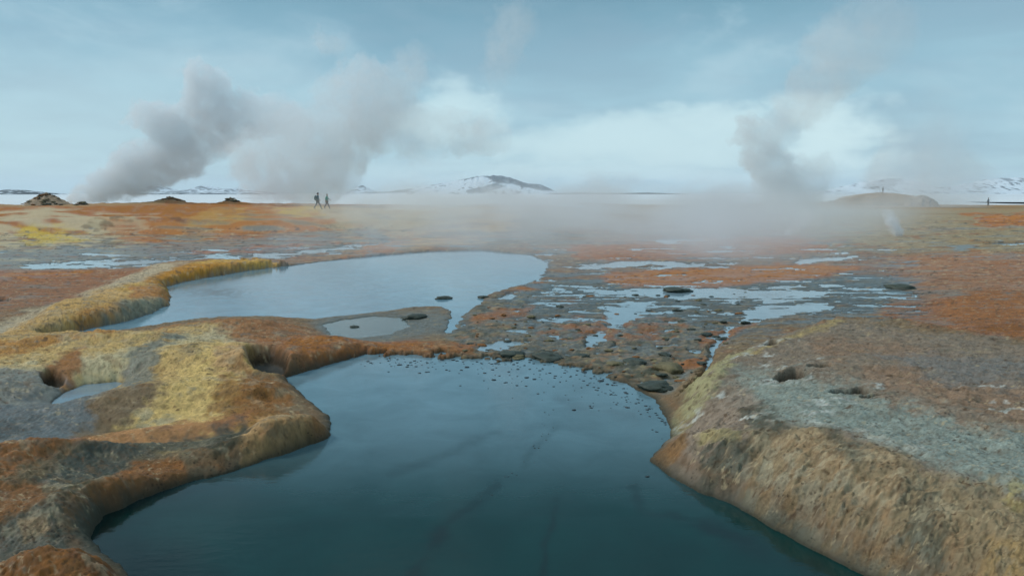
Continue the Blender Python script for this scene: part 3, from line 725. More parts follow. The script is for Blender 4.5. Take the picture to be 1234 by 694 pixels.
def region(pts, z):
    d = poly_sdf(US, VS, lift(pts, z), 20.0)
    return (d < 0)[:-1, :-1]
fm = np.ones((XX.shape[0] - 1, XX.shape[1] - 1), bool)
zt = np.maximum(np.maximum(Z[:-1, :-1], Z[1:, 1:]), np.maximum(Z[1:, :-1], Z[:-1, 1:]))
fm &= zt > -0.44                                        # the floor of the deep pools is never seen through their milky water
rid = (YY > 46) & (SX < 0.16) & (YY < 190)
reg_right = region([(785, 556), (792, 500), (830, 455), (875, 424), (940, 400), (1005, 382), (1060, 395), (1200, 415), (1900, 450), (1900, 1200), (1000, 900), (900, 760), (700, 600)], 0.2) & fm
reg_left = region([(-900, 480), (0, 406), (62, 411), (150, 400), (230, 386), (300, 381), (420, 386), (440, 404), (545, 400), (545, 428), (420, 440), (370, 452), (402, 500), (430, 520), (400, 600), (250, 900), (-900, 1100)], 0.12) & fm & ~reg_right
reg_spur = region([(-900, 470), (-300, 400), (0, 388), (60, 362), (120, 340), (190, 316), (260, 305), (345, 307), (430, 309), (430, 318), (345, 325), (210, 345), (212, 366), (150, 392), (60, 411), (0, 406), (-900, 480)], 0.2) & fm & ~reg_right & ~reg_left
reg_ridge = rid[:-1, :-1] & fm
reg_snow = (snowm > 0.5)[:-1, :-1] & fm
reg_ridge &= ~reg_snow
reg_rest = fm & ~(reg_right | reg_left | reg_spur | reg_ridge | reg_snow)
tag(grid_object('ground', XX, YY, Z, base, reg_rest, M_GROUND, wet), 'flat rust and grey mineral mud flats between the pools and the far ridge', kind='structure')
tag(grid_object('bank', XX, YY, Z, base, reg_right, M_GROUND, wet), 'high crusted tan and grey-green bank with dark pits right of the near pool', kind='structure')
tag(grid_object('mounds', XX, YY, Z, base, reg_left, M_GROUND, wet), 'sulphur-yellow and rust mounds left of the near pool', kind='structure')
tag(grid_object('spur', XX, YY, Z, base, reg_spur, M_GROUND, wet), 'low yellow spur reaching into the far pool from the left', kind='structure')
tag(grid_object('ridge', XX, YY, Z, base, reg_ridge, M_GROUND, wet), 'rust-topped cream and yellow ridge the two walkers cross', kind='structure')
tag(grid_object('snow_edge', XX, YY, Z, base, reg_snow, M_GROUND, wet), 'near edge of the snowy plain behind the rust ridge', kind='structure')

# ------------------------------------------------------------------ water sheets, all at height 0, each pool its own
wj = np.concatenate([np.linspace(1.36, 0.62, 20, endpoint=False), np.linspace(0.62, 0.035, 340)])
wi = np.linspace(-1.2, 1.2, 480)
WY = (CAMH / wj).astype(np.float32)[:, None] * np.ones((1, len(wi)), np.float32); WX = WY * wi.astype(np.float32)[None, :]
cN = poly_sdf(WX, WY, nearW, 3.0); cF = poly_sdf(WX, WY, farW, 3.0); cS = poly_sdf(WX, WY, smallW, 3.0); cL = poly_sdf(WX, WY, littleW, 3.0)
wU, wV = chart(WX, WY)
wc = np.zeros(WX.shape + (3,), np.float32)
def wlin(c): return np.array(lin(c), np.float32)
silt = sstep(640, 430, wV) * 0.95                        # silt is thickest by the inlet, the deep part is clear and dark
nz = fbm(WX * 0.5, WY * 0.5, 201, 4, 0.55)
silt = np.clip(silt + 0.12 * nz * (silt > 0.02), 0, 1)
wc[:] = wlin((1, 50, 48)) * (1 - silt[..., None]) + wlin((108, 140, 152)) * silt[..., None]
w_warp = fbm(WX * 2.0, WY * 2.0, 205, 4, 0.65)
w_brk = fbm(WX * 2.6, WY * 2.6, 215, 4, 0.6)
def streak(pts, width, op, c=(6, 30, 30)):
    global wc
    best = np.full(WX.shape, np.float32(1e9))
    uu = wU + w_warp * 9; vv = wV + fbm(WX * 1.2, WY * 1.2, 209, 4, 0.6) * 6
    for (ax, ay), (bx, by) in zip(pts[:-1], pts[1:]):
        ex, ey = bx - ax, by - ay
        t = np.clip(((uu - ax) * ex + (vv - ay) * ey) / (ex * ex + ey * ey), 0, 1)
        best = np.minimum(best, np.hypot(uu - ax - ex * t, vv - ay - ey * t))
    m = np.exp(-(best / (width * (1 + 0.8 * w_brk))) ** 2) * op * sstep(-0.45, 0.1, w_brk)
    wc = wc * (1 - m[..., None]) + wlin(c) * m[..., None]
wc = wc * (1 - 0.6 * (sstep(0.8, 0.0, -cN + 0.25 * w_warp) * sstep(400, 340, wU) * sstep(540, 600, wV))[..., None])  # dark bank reflection painted into the water colour along the left shore
streak([(672, 515), (650, 535), (630, 560)], 4, 0.3)
streak([(600, 585), (565, 612), (545, 625), (525, 650)], 5, 0.55)
streak([(530, 640), (505, 680), (490, 720)], 9, 0.7)
streak([(672, 605), (665, 630), (655, 660), (658, 700)], 4, 0.75)
streak([(765, 585), (775, 612), (810, 618), (860, 640), (900, 650)], 6, 0.6)
streak([(470, 570), (530, 550), (600, 520)], 5, 0.25)
streak([(850, 640), (950, 670), (1000, 700)], 14, 0.5)
streak([(670, 480), (700, 492), (760, 500)], 5, 0.3, (60, 72, 78))
fm_ = (cF < 0.4) & (cN > 0.1)
fc = wlin((112, 148, 164))
wc[fm_] = fc
rg = np.exp(-(((wU - 262) / 34) ** 2 + ((wV - 352) / 6) ** 2))
wc = np.where(fm_[..., None], wc * (1 - 0.92 * (rg * (0.5 + 0.5 * np.sin(np.hypot((wU - 262), (wV - 352) * 6) * 0.5 + 6 * w_warp)))[..., None]), wc)  # ripple shading painted as dark rings, the water itself stays flat
for mm, c in (((cS < 0.5), (98, 112, 110)), ((cL < 0.5), (120, 140, 150))):
    wc[mm & (cN > 0.1) & (cF > 0.1)] = wlin(c)
rest = (cN > 0.3) & (cF > 0.4) & (cS > 0.5) & (cL > 0.5)
wc[rest] = wlin((132, 156, 166))
fN = (cN < 0.5)[:-1, :-1]; fF = (cF < 0.5)[:-1, :-1] & ~fN; fS = (cS < 0.6)[:-1, :-1] & ~fN & ~fF; fL = (cL < 0.6)[:-1, :-1] & ~fN & ~fF & ~fS
fR = ~(fN | fF | fS | fL) & (WY[:-1, :-1] > 7) & ~((np.abs(wi[:-1])[None, :] > 1.0) & (WY[:-1, :-1] < 10))
WZ = np.zeros(WX.shape, np.float32)
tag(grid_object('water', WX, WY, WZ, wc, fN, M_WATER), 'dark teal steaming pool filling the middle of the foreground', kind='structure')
tag(grid_object('water', WX, WY, WZ, wc, fF, M_WATER), 'pale blue pool behind the yellow mounds', kind='structure')
tag(grid_object('water', WX, WY, WZ, wc, fS, M_WATER), 'small grey bubbling pool between the two large pools', kind='structure')
tag(grid_object('water', WX, WY, WZ, wc, fL, M_WATER), 'little pale pool below the pit in the left mounds', kind='structure')
tag(grid_object('water', WX, WY, WZ, wc, fR, M_WATER), 'thin runs and puddles standing on the mud flats', kind='structure')

# ------------------------------------------------------------------ land under and round everything, snowy plain to the horizon
def polar(name, radii, zf, colf, mat):
    n = 180
    th = np.linspace(0, 2 * math.pi, n + 1).astype(np.float32)
    R = np.asarray(radii, np.float32)[:, None] * np.ones((1, n + 1), np.float32)
    X = R * np.sin(th)[None, :]; Y = R * np.cos(th)[None, :]
    Zp = zf(X, Y, R).astype(np.float32); cc = colf(X, Y, R)
    return grid_object(name, X, Y, Zp[...], cc, np.ones((len(radii) - 1, n), bool), mat, np.full(X.shape, 0.1, np.float32))
rr = [0.5, 60, 150, 262]
tag(polar('ground', rr, lambda X, Y, R: np.full(X.shape, -1.0), lambda X, Y, R: np.ones(X.shape + (3,), np.float32) * np.array(lin((140, 104, 70)), np.float32), M_GROUND), 'brown land under and around the mud flats', kind='structure')
def snowmat():
    m, t = new_mat('snow')
    pos = t.add('ShaderNodeNewGeometry').outputs['Position']
    at = t.add('ShaderNodeAttribute', attribute_name='Col')
    st = t.vmath('MULTIPLY', pos, (1.0, 0.25, 1.0))
    a = t.noise(st, 0.02, 6, 0.62).outputs[0]
    f = t.mrange(a, 0.60, 0.68, 0.0, 0.3)
    col = t.mixc(f, at.outputs['Color'], lin((110, 118, 122)))
    p = t.add('ShaderNodeBsdfPrincipled', {'Base Color': col, 'Roughness': 0.8, 'Specular IOR Level': 0.2})
    surf_out(t, p.outputs[0]); return m
M_SNOW = snowmat()
rr2 = [225, 300, 400, 600, 900, 1500, 2500, 4500, 8000]
tag(polar('snow_plain', rr2, lambda X, Y, R: np.where(R < 260, 0.80, 0.82), lambda X, Y, R: np.ones(X.shape + (3,), np.float32) * np.array(lin((222, 230, 234)), np.float32), M_SNOW), 'flat snow-covered plain reaching the horizon', kind='structure')

# ------------------------------------------------------------------ hills on the horizon
def mount_mat():
    m, t = new_mat('snowy_rock')
    at = t.add('ShaderNodeAttribute', attribute_name='Col')
    p = t.add('ShaderNodeBsdfPrincipled', {'Base Color': at.outputs['Color'], 'Roughness': 0.85, 'Specular IOR Level': 0.2})
    surf_out(t, p.outputs[0]); return m
M_MOUNT = mount_mat()
def mountain(prof, D, depth, dark, label, seed, snowc=(214, 226, 234), rockc=(66, 76, 84), darkpolys=()):
    n, k = 420, 60
    pxs = np.linspace(prof[0][0], prof[-1][0], n)
    pys = np.interp(pxs, [p[0] for p in prof], [p[1] for p in prof])
    u = ((pxs - CX) / FPX * D).astype(np.float32)
    hr = ((HZ + 0.6 - pys) / FPX * D).astype(np.float32)
    v = np.linspace(-1, 1, k).astype(np.float32)
    X = np.ones((k, 1), np.float32) * u[None, :]
    Y = D + v[:, None] * depth * np.ones((1, n), np.float32)
    sc = D / 2500.0
    fall = np.clip(1 - np.abs(v), 0, 1)[:, None]
    nn = fbm(X / (70 * sc), Y / (70 * sc), seed, 5, 0.55)
    rg_ = fbm(X / (26 * sc), Y / (60 * sc), seed + 7, 4, 0.55, ridged=True)
    hrs = hr * (1 + 0.10 * fbm(u / (22 * sc), u * 0, seed + 3, 4, 0.6))
    Zm = hrs[None, :] * fall ** 1.15 * (1 + 0.28 * (nn + 0.5 * rg_) * (1 - fall) * 2) + 0.0
    Zm = Zm + 0.9 - 3.0 * (1 - sstep(0, 0.05, fall))
    cv = nn * 0.6 + 0.5 * rg_ + fbm(X / (12 * sc), Y / (30 * sc), seed + 11, 3, 0.6) * 0.4
    m = sstep(dark, dark + 0.12, cv)
    vis = HZ - (Zm - CAMH) * FPX / D
    for (pts, op) in darkpolys:
        d = poly_sdf(CX + X / D * FPX + 5 * nn, vis + 1.5 * rg_, pts, 12)
        m = np.maximum(m, (1 - sstep(-0.8, 1.0, d)) * op * (0.75 + 0.25 * np.clip(cv * 3, -1, 1)))
    colr = np.array(lin(snowc), np.float32) * (1 - m[..., None]) + np.array(lin(rockc), np.float32) * m[..., None]
    o = grid_object('mountain', X.astype(np.float32), Y.astype(np.float32), Zm.astype(np.float32), colr, np.ones((k - 1, n - 1), bool), M_MOUNT)
    tag(o, label, kind='structure')
mountain([(412, 234), (440, 231.5), (470, 231), (500, 226), (530, 221), (560, 216), (575, 212.5), (595, 211.5), (612, 213), (635, 221), (650, 222), (662, 227), (672, 232), (680, 234)], 2600, 260, 0.42,
         'broad snowy hill with a bare dark right flank in the middle of the horizon', 301,
         darkpolys=[([(583, 213), (600, 212), (625, 218), (655, 224), (666, 231), (650, 231), (620, 223), (600, 222)], 0.9), ([(566, 231), (600, 222), (608, 226), (590, 233), (568, 234)], 0.9),
                    ([(440, 229.5), (475, 230), (500, 229), (500, 233), (445, 234)], 0.9), ([(555, 218), (575, 212), (590, 211), (572, 216)], 0.7)])
mountain([(150, 234), (165, 229), (180, 224), (190, 221.5), (200, 226), (212, 230), (228, 231), (236, 228), (250, 223.5), (258, 224.5), (270, 228), (285, 226.5), (300, 229), (325, 232), (345, 234)], 4200, 420, 0.22,
         'two small blue-white snowy peaks far off behind the left steam plume', 321, snowc=(216, 228, 236), rockc=(66, 76, 84))
mountain([(150, 234.6), (165, 232.4), (215, 232.6), (230, 231.6), (320, 232.4), (340, 234.6)], 1500, 110, 0.10, 'low dark-streaked lava ridge below the small snowy peaks', 331, rockc=(56, 66, 72))
mountain([(-160, 233), (-80, 229), (-20, 230), (5, 231), (18, 227.5), (35, 228.5), (48, 231), (58, 234.4)], 1400, 120, 0.10, 'low dark-streaked snowy ridge at the far left of the horizon', 341, rockc=(46, 58, 64))
mountain([(420, 234), (432, 226), (438, 223.5), (446, 227), (460, 234)], 3900, 300, 0.3, 'tiny white peak left of the broad snowy hill', 351, snowc=(216, 228, 236), rockc=(66, 76, 84))
mountain([(655, 233.5), (690, 231.8), (740, 232.4), (780, 231.8), (830, 233.5)], 1800, 100, -0.2, 'thin dark rise on the horizon right of the broad hill', 361, rockc=(76, 78, 78))
mountain([(960, 234), (1000, 228), (1030, 220), (1060, 214.5), (1090, 216), (1120, 226), (1150, 223), (1170, 219), (1200, 214.5), (1240, 213.5), (1290, 212), (1340, 220), (1400, 233)], 2700, 280, 0.40,
         'long snowy mountain with dark streaks on the right of the horizon', 371,
         darkpolys=[([(1018, 228), (1040, 221), (1068, 215), (1074, 218), (1045, 227), (1025, 231)], 0.4), ([(1195, 216), (1208, 215), (1205, 219), (1196, 220)], 0.8), ([(1215, 216), (1280, 214), (1280, 219), (1222, 219)], 0.7)])

# ------------------------------------------------------------------ rocks, clots, small things
def surf_z(x, y):
    j = np.interp(-CAMH / y, -vs, np.arange(len(vs))); i = np.interp(x / y, ss, np.arange(len(ss)))
    j0, i0 = int(j), int(i); j0 = min(j0, Z.shape[0] - 2); i0 = min(i0, Z.shape[1] - 2)
    a, b = j - j0, i - i0
    return float(Z[j0, i0] * (1 - a) * (1 - b) + Z[j0 + 1, i0] * a * (1 - b) + Z[j0, i0 + 1] * (1 - a) * b + Z[j0 + 1, i0 + 1] * a * b)
def on_ground(px, py, z=0.0, it=4):
    for _ in range(it):
        x, y = G(px, py, z); z = max(surf_z(x, y), 0.0)
    return x, y, z
def rock_mesh(name, seed, mat, sub=2, flat=0.6, rough_=0.28):
    rnd = random.Random(seed)
    bm = bmesh.new(); bmesh.ops.create_icosphere(bm, subdivisions=sub, radius=1.0)
    off = Vector((rnd.uniform(-50, 50), rnd.uniform(-50, 50), rnd.uniform(-50, 50)))
    from mathutils import noise as mn
    sx, sy = rnd.uniform(0.8, 1.25), rnd.uniform(0.7, 1.1)
    for v in bm.verts:
        d = 1 + rough_ * mn.noise(v.co * 1.3 + off) + rough_ * 0.6 * mn.noise(v.co * 3.1 + off)
        v.co = Vector((v.co.x * d * sx, v.co.y * d * sy, max(v.co.z, -0.4) * d * flat * 0.6))
    me = bpy.data.meshes.new(name); bm.to_mesh(me); bm.free()
    me.polygons.foreach_set('use_smooth', [True] * len(me.polygons)); me.materials.append(mat)
    return me
M_CLOT = simple_mat('wet_black_mud', (22, 34, 38), 0.4, 0.3, 3.0, 0.002, 0.5)
M_STONE = simple_mat('dark_stone', (60, 68, 58), 0.6, 0.4, 2.0, 0.05, 0.4)
M_STONE2 = simple_mat('olive_stone', (112, 104, 76), 0.7, 0.4, 2.0, 0.05, 0.3)
M_STONE3 = simple_mat('rusty_stone', (136, 96, 60), 0.8, 0.35, 2.0, 0.05, 0.2)
clots = [rock_mesh('mud_clot', 900 + i, M_CLOT, 2, 0.45, 0.35) for i in range(6)]
rocks = [rock_mesh('rock', 950 + i, (M_STONE, M_STONE, M_STONE2, M_STONE3)[i % 4], 3, 0.5, 0.42) for i in range(12)]
def place(me, name, px, py, rpx, label, cat, group, rnd, sink=0.25, water=False):
    x, y, z = on_ground(px, py)
    if water: z = 0.0
    o = bpy.data.objects.new(name, me); C.objects.link(o)
    r = rpx * y / FPX
    o.location = (x, y, z + r * 0.12 - r * sink * 0.2)
    o.scale = (r, r * rnd.uniform(0.8, 1.3), r * rnd.uniform(0.8, 1.2))
    o.rotation_euler = (0, 0, rnd.uniform(-3, 3))
    tag(o, label, cat, group)
    return o
rnd = random.Random(4)
big_clots = [(562.7, 442.6, 2.4), (599, 434, 2.0), (616, 435.5, 2.0), (634.6, 455, 2.3), (644, 457, 1.8), (595, 457.7, 2.6), (584, 449.6, 1.9), (533, 434, 2.2), (481.5, 439.7, 2.2), (505.8, 449.6, 1.6),
             (513.8, 448.4, 1.8), (491.7, 440, 1.6), (546, 434, 1.8), (555.6, 432.5, 1.6), (691.8, 494, 2.4), (623, 464.5, 1.9), (609, 461, 1.8), (724, 459, 3.0), (732, 463, 2.0), (755, 474, 2.2),
             (738, 464, 1.6), (756, 491, 2.4), (704, 446, 2.6), (780, 574, 2.6), (691, 441, 2.2), (639, 434, 2.0), (575, 436, 1.5), (602, 453, 1.4), (613, 448, 1.6), (654, 445, 1.5)]
pts_done = []
for a, b, r in big_clots:
    place(rnd.choice(clots), 'mud_clot', a, b, r * 1.25, 'larger dark mud clot floating among tiny ones near the inner edge of the teal pool', 'mud clot', 'larger dark mud clots on the teal pool', rnd, water=True); pts_done.append((a, b))
def clot_words(a, b, sy):
    where = ('hugging the rocky inner shore' if b < sy + 7 and a < 690 else 'drifting off the rocky inner shore' if a < 600 and b < 475 else
             'scattered below the olive stones' if b < sy + 30 and a < 760 else 'near the yellow-green rim of the right bank' if a >= 760 else 'in the open middle water')
    return f'tiny dark mud clot on the teal pool, {where}', 'mud clot', f'tiny mud clots {where}'
cnt = 0
while cnt < 245:
    t = rnd.random()
    a = 430 + 375 * t ** 0.8
    shore_y = np.interp(a, [430, 470, 500, 560, 640, 700, 742, 772, 803, 810], [436, 430, 429, 432, 435, 444, 460, 474, 507, 525])
    spread = np.interp(a, [430, 500, 600, 700, 790], [6, 14, 24, 40, 26])
    b = shore_y + 1.5 + abs(rnd.gauss(0, 0.5)) * spread
    r = 0.95 + 1.3 * rnd.random() ** 2
    if rnd.random() < 0.10:                              # a trail leading towards the middle
        q = rnd.random(); a = np.interp(q, [0, 0.3, 0.6, 1], [652, 662, 640, 578]) + rnd.gauss(0, 5); b = 478 + q * 122 + rnd.gauss(0, 3); r = 0.7 + 0.5 * rnd.random()
    x, y = G(a, b)
    if surf_z(x, y) > -0.02: continue
    place(rnd.choice(clots), 'mud_clot', a, b, r, *clot_words(a, b, shore_y), rnd, water=True)
    cnt += 1
for a, b, r, ri, lab in [(790, 467, 20, 0, 'widest dark rock slab at the pool edge below the yellow-green rim'), (741, 441, 13, 2, 'olive stone standing in shallow water above the pool edge'),
                         (806, 446, 20, 6, 'broad olive stone above the widest dark slab'), (660, 427, 17, 4, 'long dark green boulder along the inner shore of the teal pool'),
                         (615, 428, 14, 1, 'dark rock left of the long green boulder on the inner shore'), (535, 360, 8, 5, 'flat black rock in the pale blue pool by the stream mouth'),
                         (500, 383, 13, 0, 'flat dark rock beside the small grey pool'), (582, 359, 8, 1, 'small dark rock at the right shore of the pale blue pool'),
                         (1085, 348, 15, 5, 'flat dark rock beside the blue-grey wet patch on the right'), (815, 351, 14, 4, 'flat dark rock lying in the shallow water behind the wet flats'),
                         (427, 394, 6, 1, 'small black rock bubbling in the grey pool'), (1083, 283, 4, 1, 'black stone at the foot of the small white steam puff'),
                         (765, 437, 14, 0, 'dark stone just above the olive stones of the inner shore'), (700, 430, 12, 1, 'dark boulder right of the long green boulder'),
                         (849, 404, 8, 0, 'black stone beside the rust streak near the right bank'), (846, 438, 7, 1, 'black stone in the narrow stream under the yellow-green rim')]:
    place(rocks[ri], 'rock', a, b, r, lab, 'rock', None, rnd)
cnt = 0
DW = DELTA
while cnt < 190:
    a = rnd.uniform(520, 900); b = rnd.uniform(350, 470)
    inside = poly_sdf(np.array([[a]], np.float32), np.array([[b]], np.float32), DW, 50)[0, 0]
    if inside > -1: continue
    if rnd.random() > np.interp(b, [350, 390, 440, 470], [0.35, 0.7, 1, 1]): continue
    r = 1.4 + 4.2 * rnd.random() ** 2.2 * np.interp(b, [350, 440], [0.8, 1.5])
    k = rnd.choice([0, 1, 4, 5, 2, 6, 10, 3, 7, 11])
    zone_ = ('by the mouth of the pale pool' if a < 680 and b < 385 else 'beside the narrow stream under the right bank' if a > 810 else 'close to the teal pool shore' if b > 418 else
             'among the puddles in their middle' if b > 375 else 'at their far wet edge')
    kind = {0: 'dark', 1: 'dark', 2: 'olive', 3: 'rusty'}[k % 4]
    place(rocks[k], 'stone', a, b, r, f'small {kind} stone on the wet flats, {zone_}', 'stone', f'small {kind} stones {zone_}', rnd)
    cnt += 1

# the vent cone at the foot of the left plume, stones piled round it
M_VENT = simple_mat('vent_crust', (158, 138, 116), 0.9, 0.5, 1.2, 0.10, 0.1)
M_VENTD = simple_mat('vent_stone', (122, 106, 88), 0.9, 0.4, 2.0, 0.10, 0.1)
def cone_mesh(name, rx, ry, h, seed, mat, peak=1.4):
    n, k = 72, 26
    bm = bmesh.new()
    rings = []
    from mathutils import noise as mn
    for i in range(k + 1):
        q = i / k; ring = []
        for j in range(n):
            a = j / n * 2 * math.pi
            w = 1 + 0.22 * mn.noise(Vector((math.cos(a) * 1.5, math.sin(a) * 1.5, seed + q)))
            x, y = rx * q * w * math.cos(a), ry * q * w * math.sin(a)
            z = h * (1 - q) ** peak + 0.16 * h * mn.noise(Vector((x * 1.6, y * 1.6, seed))) * (1 - q * 0.5) + 0.10 * h * mn.noise(Vector((x * 4, y * 4, seed + 5)))
            ring.append(bm.verts.new((x, y, z - 0.25 * (q > 0.97))))
        rings.append(ring)
    for i in range(k):
        for j in range(n):
            try: bm.faces.new((rings[i][j], rings[i + 1][j], rings[i + 1][(j + 1) % n], rings[i][(j + 1) % n]))
            except ValueError: pass
    me = bpy.data.meshes.new(name); bm.to_mesh(me); bm.free()
    me.polygons.foreach_set('use_smooth', [True] * len(me.polygons)); me.materials.append(mat); return me
def far_mound(px, py_base, y, w_px, h_px, seed, label, mat, cat='mound', stones=0, peak=1.2):
    p = PT(px, py_base, y); s = y / FPX
    t = bpy.data.objects.new('vent_mound', None); C.objects.link(t); t.location = (p.x, y, max(p.z, surf_z(p.x, y)) - 0.1)
    tag(t, label, cat)
    c = bpy.data.objects.new('cone', cone_mesh('cone', w_px / 2 * s, w_px / 2.4 * s, h_px * s + 0.1, seed, mat, peak)); C.objects.link(c); c.parent = t
    r_ = random.Random(seed)
    for i in range(stones):
        o = bpy.data.objects.new('stone', rocks[r_.choice([2, 3, 6, 7, 0])]); C.objects.link(o); o.parent = t
        q = r_.uniform(0.1, 0.95); a = r_.uniform(math.pi, 2 * math.pi)
        o.location = (w_px / 2 * s * q * math.cos(a), w_px / 2.4 * s * q * math.sin(a), h_px * s * (1 - q) ** peak + 0.1)
        z = r_.uniform(0.18, 0.42); o.scale = (z, z, z); o.rotation_euler = (0, 0, r_.uniform(0, 6))
    return t
far_mound(58, 251, 106, 58, 15, 7, 'rough dark stony vent cone at the foot of the leftmost steam plume', M_VENT, 'vent cone', 34, 0.95)
far_mound(100, 252, 104, 22, 4, 9, 'small dark stony hump right of the vent cone', M_VENTD, 'mound', 10)
far_mound(205, 247, 112, 34, 4.5, 11, 'low dark hump with a nub on the snowy edge of the ridge', M_VENTD, 'mound', 8)
far_mound(278, 244, 112, 18, 5, 13, 'narrow dark hump on the ridge left of the two walkers', M_VENTD, 'mound', 8)
far_mound(1110, 249, 158, 40, 13, 15, 'brown rocky knoll with two people standing in front on the right', M_VENT, 'knoll', 24, 0.6)
far_mound(1060, 250, 170, 130, 13, 17, 'long tan rise with one person on top', simple_mat('tan_earth', (150, 124, 94), 0.9, 0.35, 0.4, 0.1, 0.1), 'mound', 0, 0.7)

# ------------------------------------------------------------------ people
def skin_mesh(name, verts, edges, radii, mat, sub=1):
    me = bpy.data.meshes.new(name); me.from_pydata(verts, edges, [])
    o = bpy.data.objects.new(name, me); C.objects.link(o)
    md = o.modifiers.new('skin', 'SKIN'); md.use_smooth_shade = True
    for i, r in enumerate(radii): me.skin_vertices[0].data[i].radius = (r, r * 0.9) if not isinstance(r, tuple) else r
    me.skin_vertices[0].data[0].use_root = True
    o.modifiers.new('sub', 'SUBSURF').levels = sub; o.modifiers['sub'].render_levels = sub
    dg = bpy.context.evaluated_depsgraph_get()
    nm = bpy.data.meshes.new_from_object(o.evaluated_get(dg)); nm.name = name
    bpy.data.objects.remove(o)
    nm.materials.clear(); nm.materials.append(mat)
    nm.polygons.foreach_set('use_smooth', [True] * len(nm.polygons))
    r = bpy.data.objects.new(name, nm); C.objects.link(r)
    return r
M_SKIN = simple_mat('skin', (176, 128, 104), 0.6, 0.1, 8, 0.001)
def ball(name, loc, sc, mat, parent):
    bm = bmesh.new(); bmesh.ops.create_uvsphere(bm, u_segments=14, v_segments=10, radius=1.0)
    for v in bm.verts: v.co = Vector((v.co.x * sc[0] + loc[0], v.co.y * sc[1] + loc[1], v.co.z * sc[2] + loc[2]))
    me = bpy.data.meshes.new(name); bm.to_mesh(me); bm.free()
    me.polygons.foreach_set('use_smooth', [True] * len(me.polygons)); me.materials.append(mat)
    o = bpy.data.objects.new(name, me); C.objects.link(o); o.parent = parent; return o
def person(px, py_feet, y, h, face, stride, arms, jacket, trousers, hat, label, group=None, backpack=None, hatsize=1.08):
    """Facing local +Y. stride: forward foot offset (m); arms: (left fwd, right fwd) of the hands."""
    p = PT(px, py_feet, y)
    t = bpy.data.objects.new('person', None); C.objects.link(t)
    t.location = (p.x, y, p.z); t.rotation_euler = (0, 0, face); k = h / 1.75; t.scale = (k, k, k)
    tag(t, label, 'person', group)
    mj = simple_mat('jacket_cloth', jacket, 0.8, 0.15, 12, 0.003); mt_ = simple_mat('trouser_cloth', trousers, 0.85, 0.15, 12, 0.003); mh = simple_mat('hat_cloth', hat, 0.9, 0.1, 20, 0.002)
    mb = simple_mat('boot_leather', (38, 34, 32), 0.6, 0.1, 20, 0.001)
    hipz = 0.92 - abs(stride) * 0.10
    V_, E_, R_ = [], [], []
    def add(co, r, par=None):
        V_.append(co); R_.append(r); i = len(V_) - 1
        if par is not None: E_.append((par, i))
        return i
    pel = add((0, 0, hipz), 0.13); wst = add((0, 0.01, hipz + 0.18), 0.115, pel); ch = add((0, 0.02, hipz + 0.38), 0.13, wst); nk0 = add((0, 0.03, hipz + 0.52), 0.07, ch)
    nk = add((0, 0.04, hipz + 0.58), 0.048, nk0); hd = add((0, 0.055, hipz + 0.68), (0.078, 0.092), nk); top = add((0, 0.05, hipz + 0.79), (0.066, 0.08), hd)
    joints = {}
    for sgn, fw in ((-1, stride), (1, -stride)):
        hip = add((sgn * 0.09, 0, hipz - 0.06), 0.085, pel)
        kn = add((sgn * 0.10, fw * 0.55 + 0.05 * abs(stride) * 2, hipz * 0.52), 0.058, hip)
        back = fw < 0
        an = add((sgn * 0.10, fw - (0.03 if back else 0), 0.10 + (0.05 if back else 0)), 0.038, kn)
        ft = add((sgn * 0.11, fw + 0.14, 0.04), 0.036, an)
        joints[('leg', sgn)] = (V_[hip], V_[kn], V_[an], V_[ft])
    for sgn, fw in ((-1, arms[0]), (1, arms[1])):
        sh = add((sgn * 0.17, 0.02, hipz + 0.48), 0.055, ch)
        el = add((sgn * 0.23, 0.02 + fw * 0.4 - 0.05, hipz + 0.22), 0.042, sh)
        wr = add((sgn * 0.22, 0.02 + fw, hipz + 0.02 + abs(fw) * 0.45), 0.028, el)
        pm = add((sgn * 0.22, 0.04 + fw * 1.12, hipz - 0.05 + abs(fw) * 0.5), (0.02, 0.036), wr)
        for q in range(4):
            f1 = add((sgn * 0.215, 0.015 + fw * 1.15 + q * 0.018, hipz - 0.11 + abs(fw) * 0.5 - (0.008 if q in (1, 2) else 0)), 0.009, pm)
            add((sgn * 0.200, 0.015 + fw * 1.15 + q * 0.018, hipz - 0.145 + abs(fw) * 0.5), 0.008, f1)
        add((sgn * 0.195, 0.085 + fw * 1.12, hipz - 0.07 + abs(fw) * 0.5), 0.010, pm)
        joints[('arm', sgn)] = (V_[sh], V_[el], V_[wr])
    b = skin_mesh('body', V_, E_, R_, M_SKIN); b.parent = t
    # face
    ball('nose', (0, 0.155, hipz + 0.69), (0.014, 0.02, 0.02), M_SKIN, b)
    for sx in (-0.03, 0.03): ball('eye', (sx, 0.138, hipz + 0.715), (0.011, 0.008, 0.009), mb, b)
    ball('mouth', (0, 0.138, hipz + 0.645), (0.024, 0.008, 0.006), simple_mat('lips', (140, 80, 76), 0.5), b)
    # jacket: trunk and sleeves; trousers; boots
    jv = [(0, 0, hipz - 0.06), (0, 0.0, hipz + 0.16), (0, 0.01, hipz + 0.38), (0, 0.02, hipz + 0.52), (0, 0.03, hipz + 0.575)]
    jr = [(0.185, 0.15), (0.165, 0.13), (0.185, 0.14), (0.12, 0.10), (0.075, 0.075)]; je = [(0, 1), (1, 2), (2, 3), (3, 4)]
    for sgn in (-1, 1):
        a, e, w_ = joints[('arm', sgn)]; n0 = len(jv)
        jv += [a, e, w_]; jr += [0.082, 0.064, 0.050]; je += [(2, n0), (n0, n0 + 1), (n0 + 1, n0 + 2)]
    skin_mesh('jacket', jv, je, jr, mj).parent = t
    tv = [(0, 0, hipz)]; tr = [(0.155, 0.13)]; te = []
